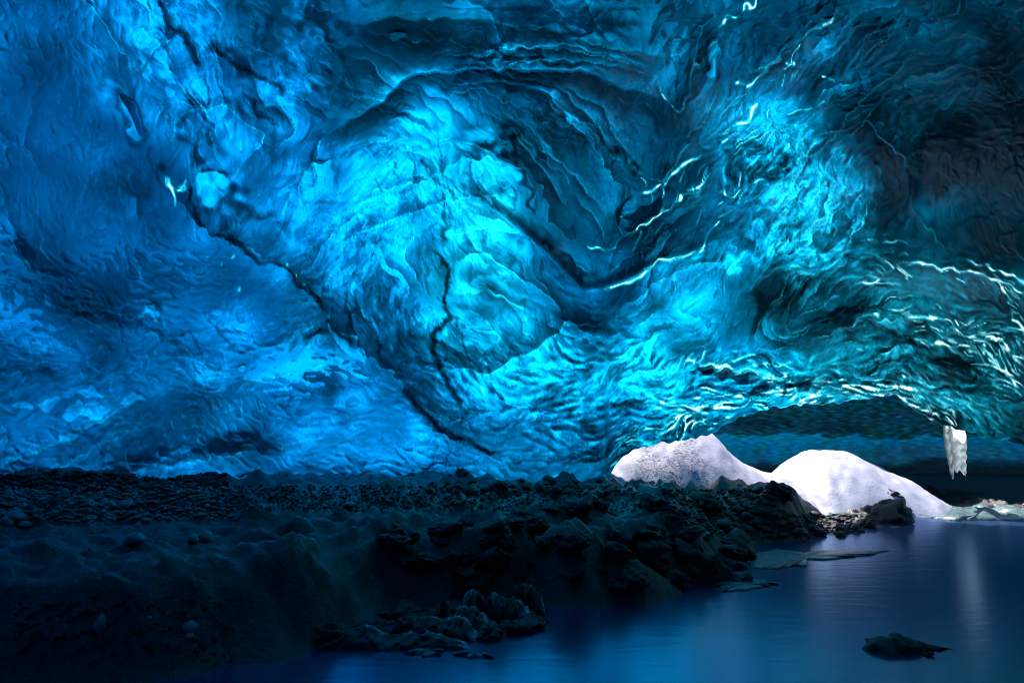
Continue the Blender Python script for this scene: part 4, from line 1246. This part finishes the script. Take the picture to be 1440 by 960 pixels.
crust([(1010, 815), (1050, 812), (1092, 820), (1070, 826), (1040, 830), (1014, 832)], 'small pale ice crust at the foot of the bank corner', seed=1)
crust([(1052, 782), (1090, 772), (1130, 777), (1180, 773), (1246, 774), (1215, 781), (1160, 787), (1110, 784), (1130, 795), (1085, 800), (1056, 798)], 'long pointed ice crust reaching out from the shore over the water', seed=2)
crust([(736, 876), (752, 871), (769, 875), (757, 880), (740, 881)], 'bright small ice chip on the water below the frosted nose', th=.03, seed=3)
crust([(640, 921), (668, 917), (692, 921), (664, 924)], 'thin ice flake on the water in front of the ledge', seed=4)
crust([(575, 917), (600, 914), (628, 917), (600, 921)], 'faint ice flake hugging the foot of the long low ledge', seed=8)
crust([(1302, 727), (1330, 716), (1370, 713), (1420, 716), (1480, 720), (1500, 730), (1440, 732), (1380, 731), (1340, 732)], 'rippled teal ice shelf on the far shore at the right', th=.05, lump=.16, seed=6)
crust([(1150, 722), (1190, 716), (1240, 718), (1300, 720), (1290, 727), (1220, 730), (1170, 728)], 'flat pale ice apron between the snow and the big shore rock', th=.02, z=.1, seed=7)

# ---- countable cobbles
def cobbles(n, boxpx, wr, label, group, meshes, hr=(.4, .7), name='cobble', cat='stone'):
    for k in range(n):
        px = random.uniform(boxpx[0], boxpx[2]); py = random.uniform(boxpx[1], boxpx[3])
        put_stone(px, py, random.uniform(*wr), random.uniform(*hr), random.choice(meshes), label, group, name, cat)


cobbles(150, (0, 692, 210, 734), (6, 15), 'rounded cobble lying in the pebble field at the foot of the left ice wall', 'cobbles in the pebble field', PALEM + DARKM[:2])
cobbles(46, (600, 676, 860, 694), (8, 20), 'broken dark stone in the rubble line along the foot of the ice wall', 'rubble stones at the ice foot', DARKM, (.5, .9), 'rubble_stone')
cobbles(50, (1040, 724, 1210, 754), (8, 22), 'wet dark stone scattered on the shore spit in front of the snow', 'stones on the shore spit', DARKM, (.4, .7), 'shore_stone')
cobbles(34, (30, 850, 330, 925), (6, 15), 'small dim stone stuck in the dark face of the mud bank', 'stones in the bank face', PALEM[:1] + DARKM * 2, (.5, .8), 'bank_stone')
cobbles(18, (450, 862, 760, 902), (20, 58), 'dark broken rock lying on the frosted ledge', 'rocks on the ledge', BOULD, (.35, .6), 'ledge_rock')
cobbles(70, (540, 706, 1050, 826), (14, 52), 'half-buried dark angular rock on the right half of the mud bank', 'rocks in the mud bank', BOULD, (.35, .7), 'bank_stone')

# ---- gravel nobody could count
def gravel(n, boxpx, wr, mat, seed):
    g = np.random.default_rng(seed)
    bm = bmesh.new(); bmesh.ops.create_icosphere(bm, subdivisions=1, radius=1.0)
    bv = np.array([v.co[:] for v in bm.verts]); bf = np.array([[v.index for v in f.verts] for f in bm.faces]); bm.free()
    px = g.uniform(boxpx[0], boxpx[2], n); py = boxpx[1] + (boxpx[3] - boxpx[1]) * g.random(n) ** 1.2
    d = dirs(px, py); t = np.arange(4, 20, .06)
    pts = CAM + d[:, None, :] * t[None, :, None]
    hgt = mesh_h(pts[..., 0], pts[..., 1])
    idx = np.argmax(pts[..., 2] < hgt, 1)
    p = pts[np.arange(n), idx]
    r = g.uniform(*wr, n) * p[:, 1] / FOC / 2
    sc = np.stack([r, r * g.uniform(.7, 1, n), r * g.uniform(.4, .7, n)], -1)
    V = bv[None] * (1 + .22 * g.standard_normal((n, len(bv), 1))) * sc[:, None]
    a = g.uniform(0, 6.28, n); c, s = np.cos(a)[:, None], np.sin(a)[:, None]
    V = np.stack([V[..., 0] * c - V[..., 1] * s, V[..., 0] * s + V[..., 1] * c, V[..., 2]], -1)
    z = mesh_h(p[:, 0], p[:, 1])
    V += np.stack([p[:, 0], p[:, 1], z + sc[:, 2] * .35], -1)[:, None]
    F = (bf[None] + (np.arange(n) * len(bv))[:, None, None]).reshape(-1, 3)
    me = np_mesh('gravel', V.reshape(-1, 3), F, [mat])
    tag(link('gravel', me), kind='stuff')


gravel(2600, (-40, 686, 330, 732), (3, 8), PALE, 201)
gravel(1600, (200, 684, 900, 720), (2.5, 6), ROCK, 202)
gravel(320, (20, 850, 330, 936), (3, 7), ROCK, 203)
gravel(700, (930, 690, 1090, 760), (3, 9), ROCK, 204)
gravel(500, (1080, 726, 1200, 758), (3, 8), ROCK, 206)
gravel(900, (-40, 668, 320, 690), (3, 10), ROCK, 205)
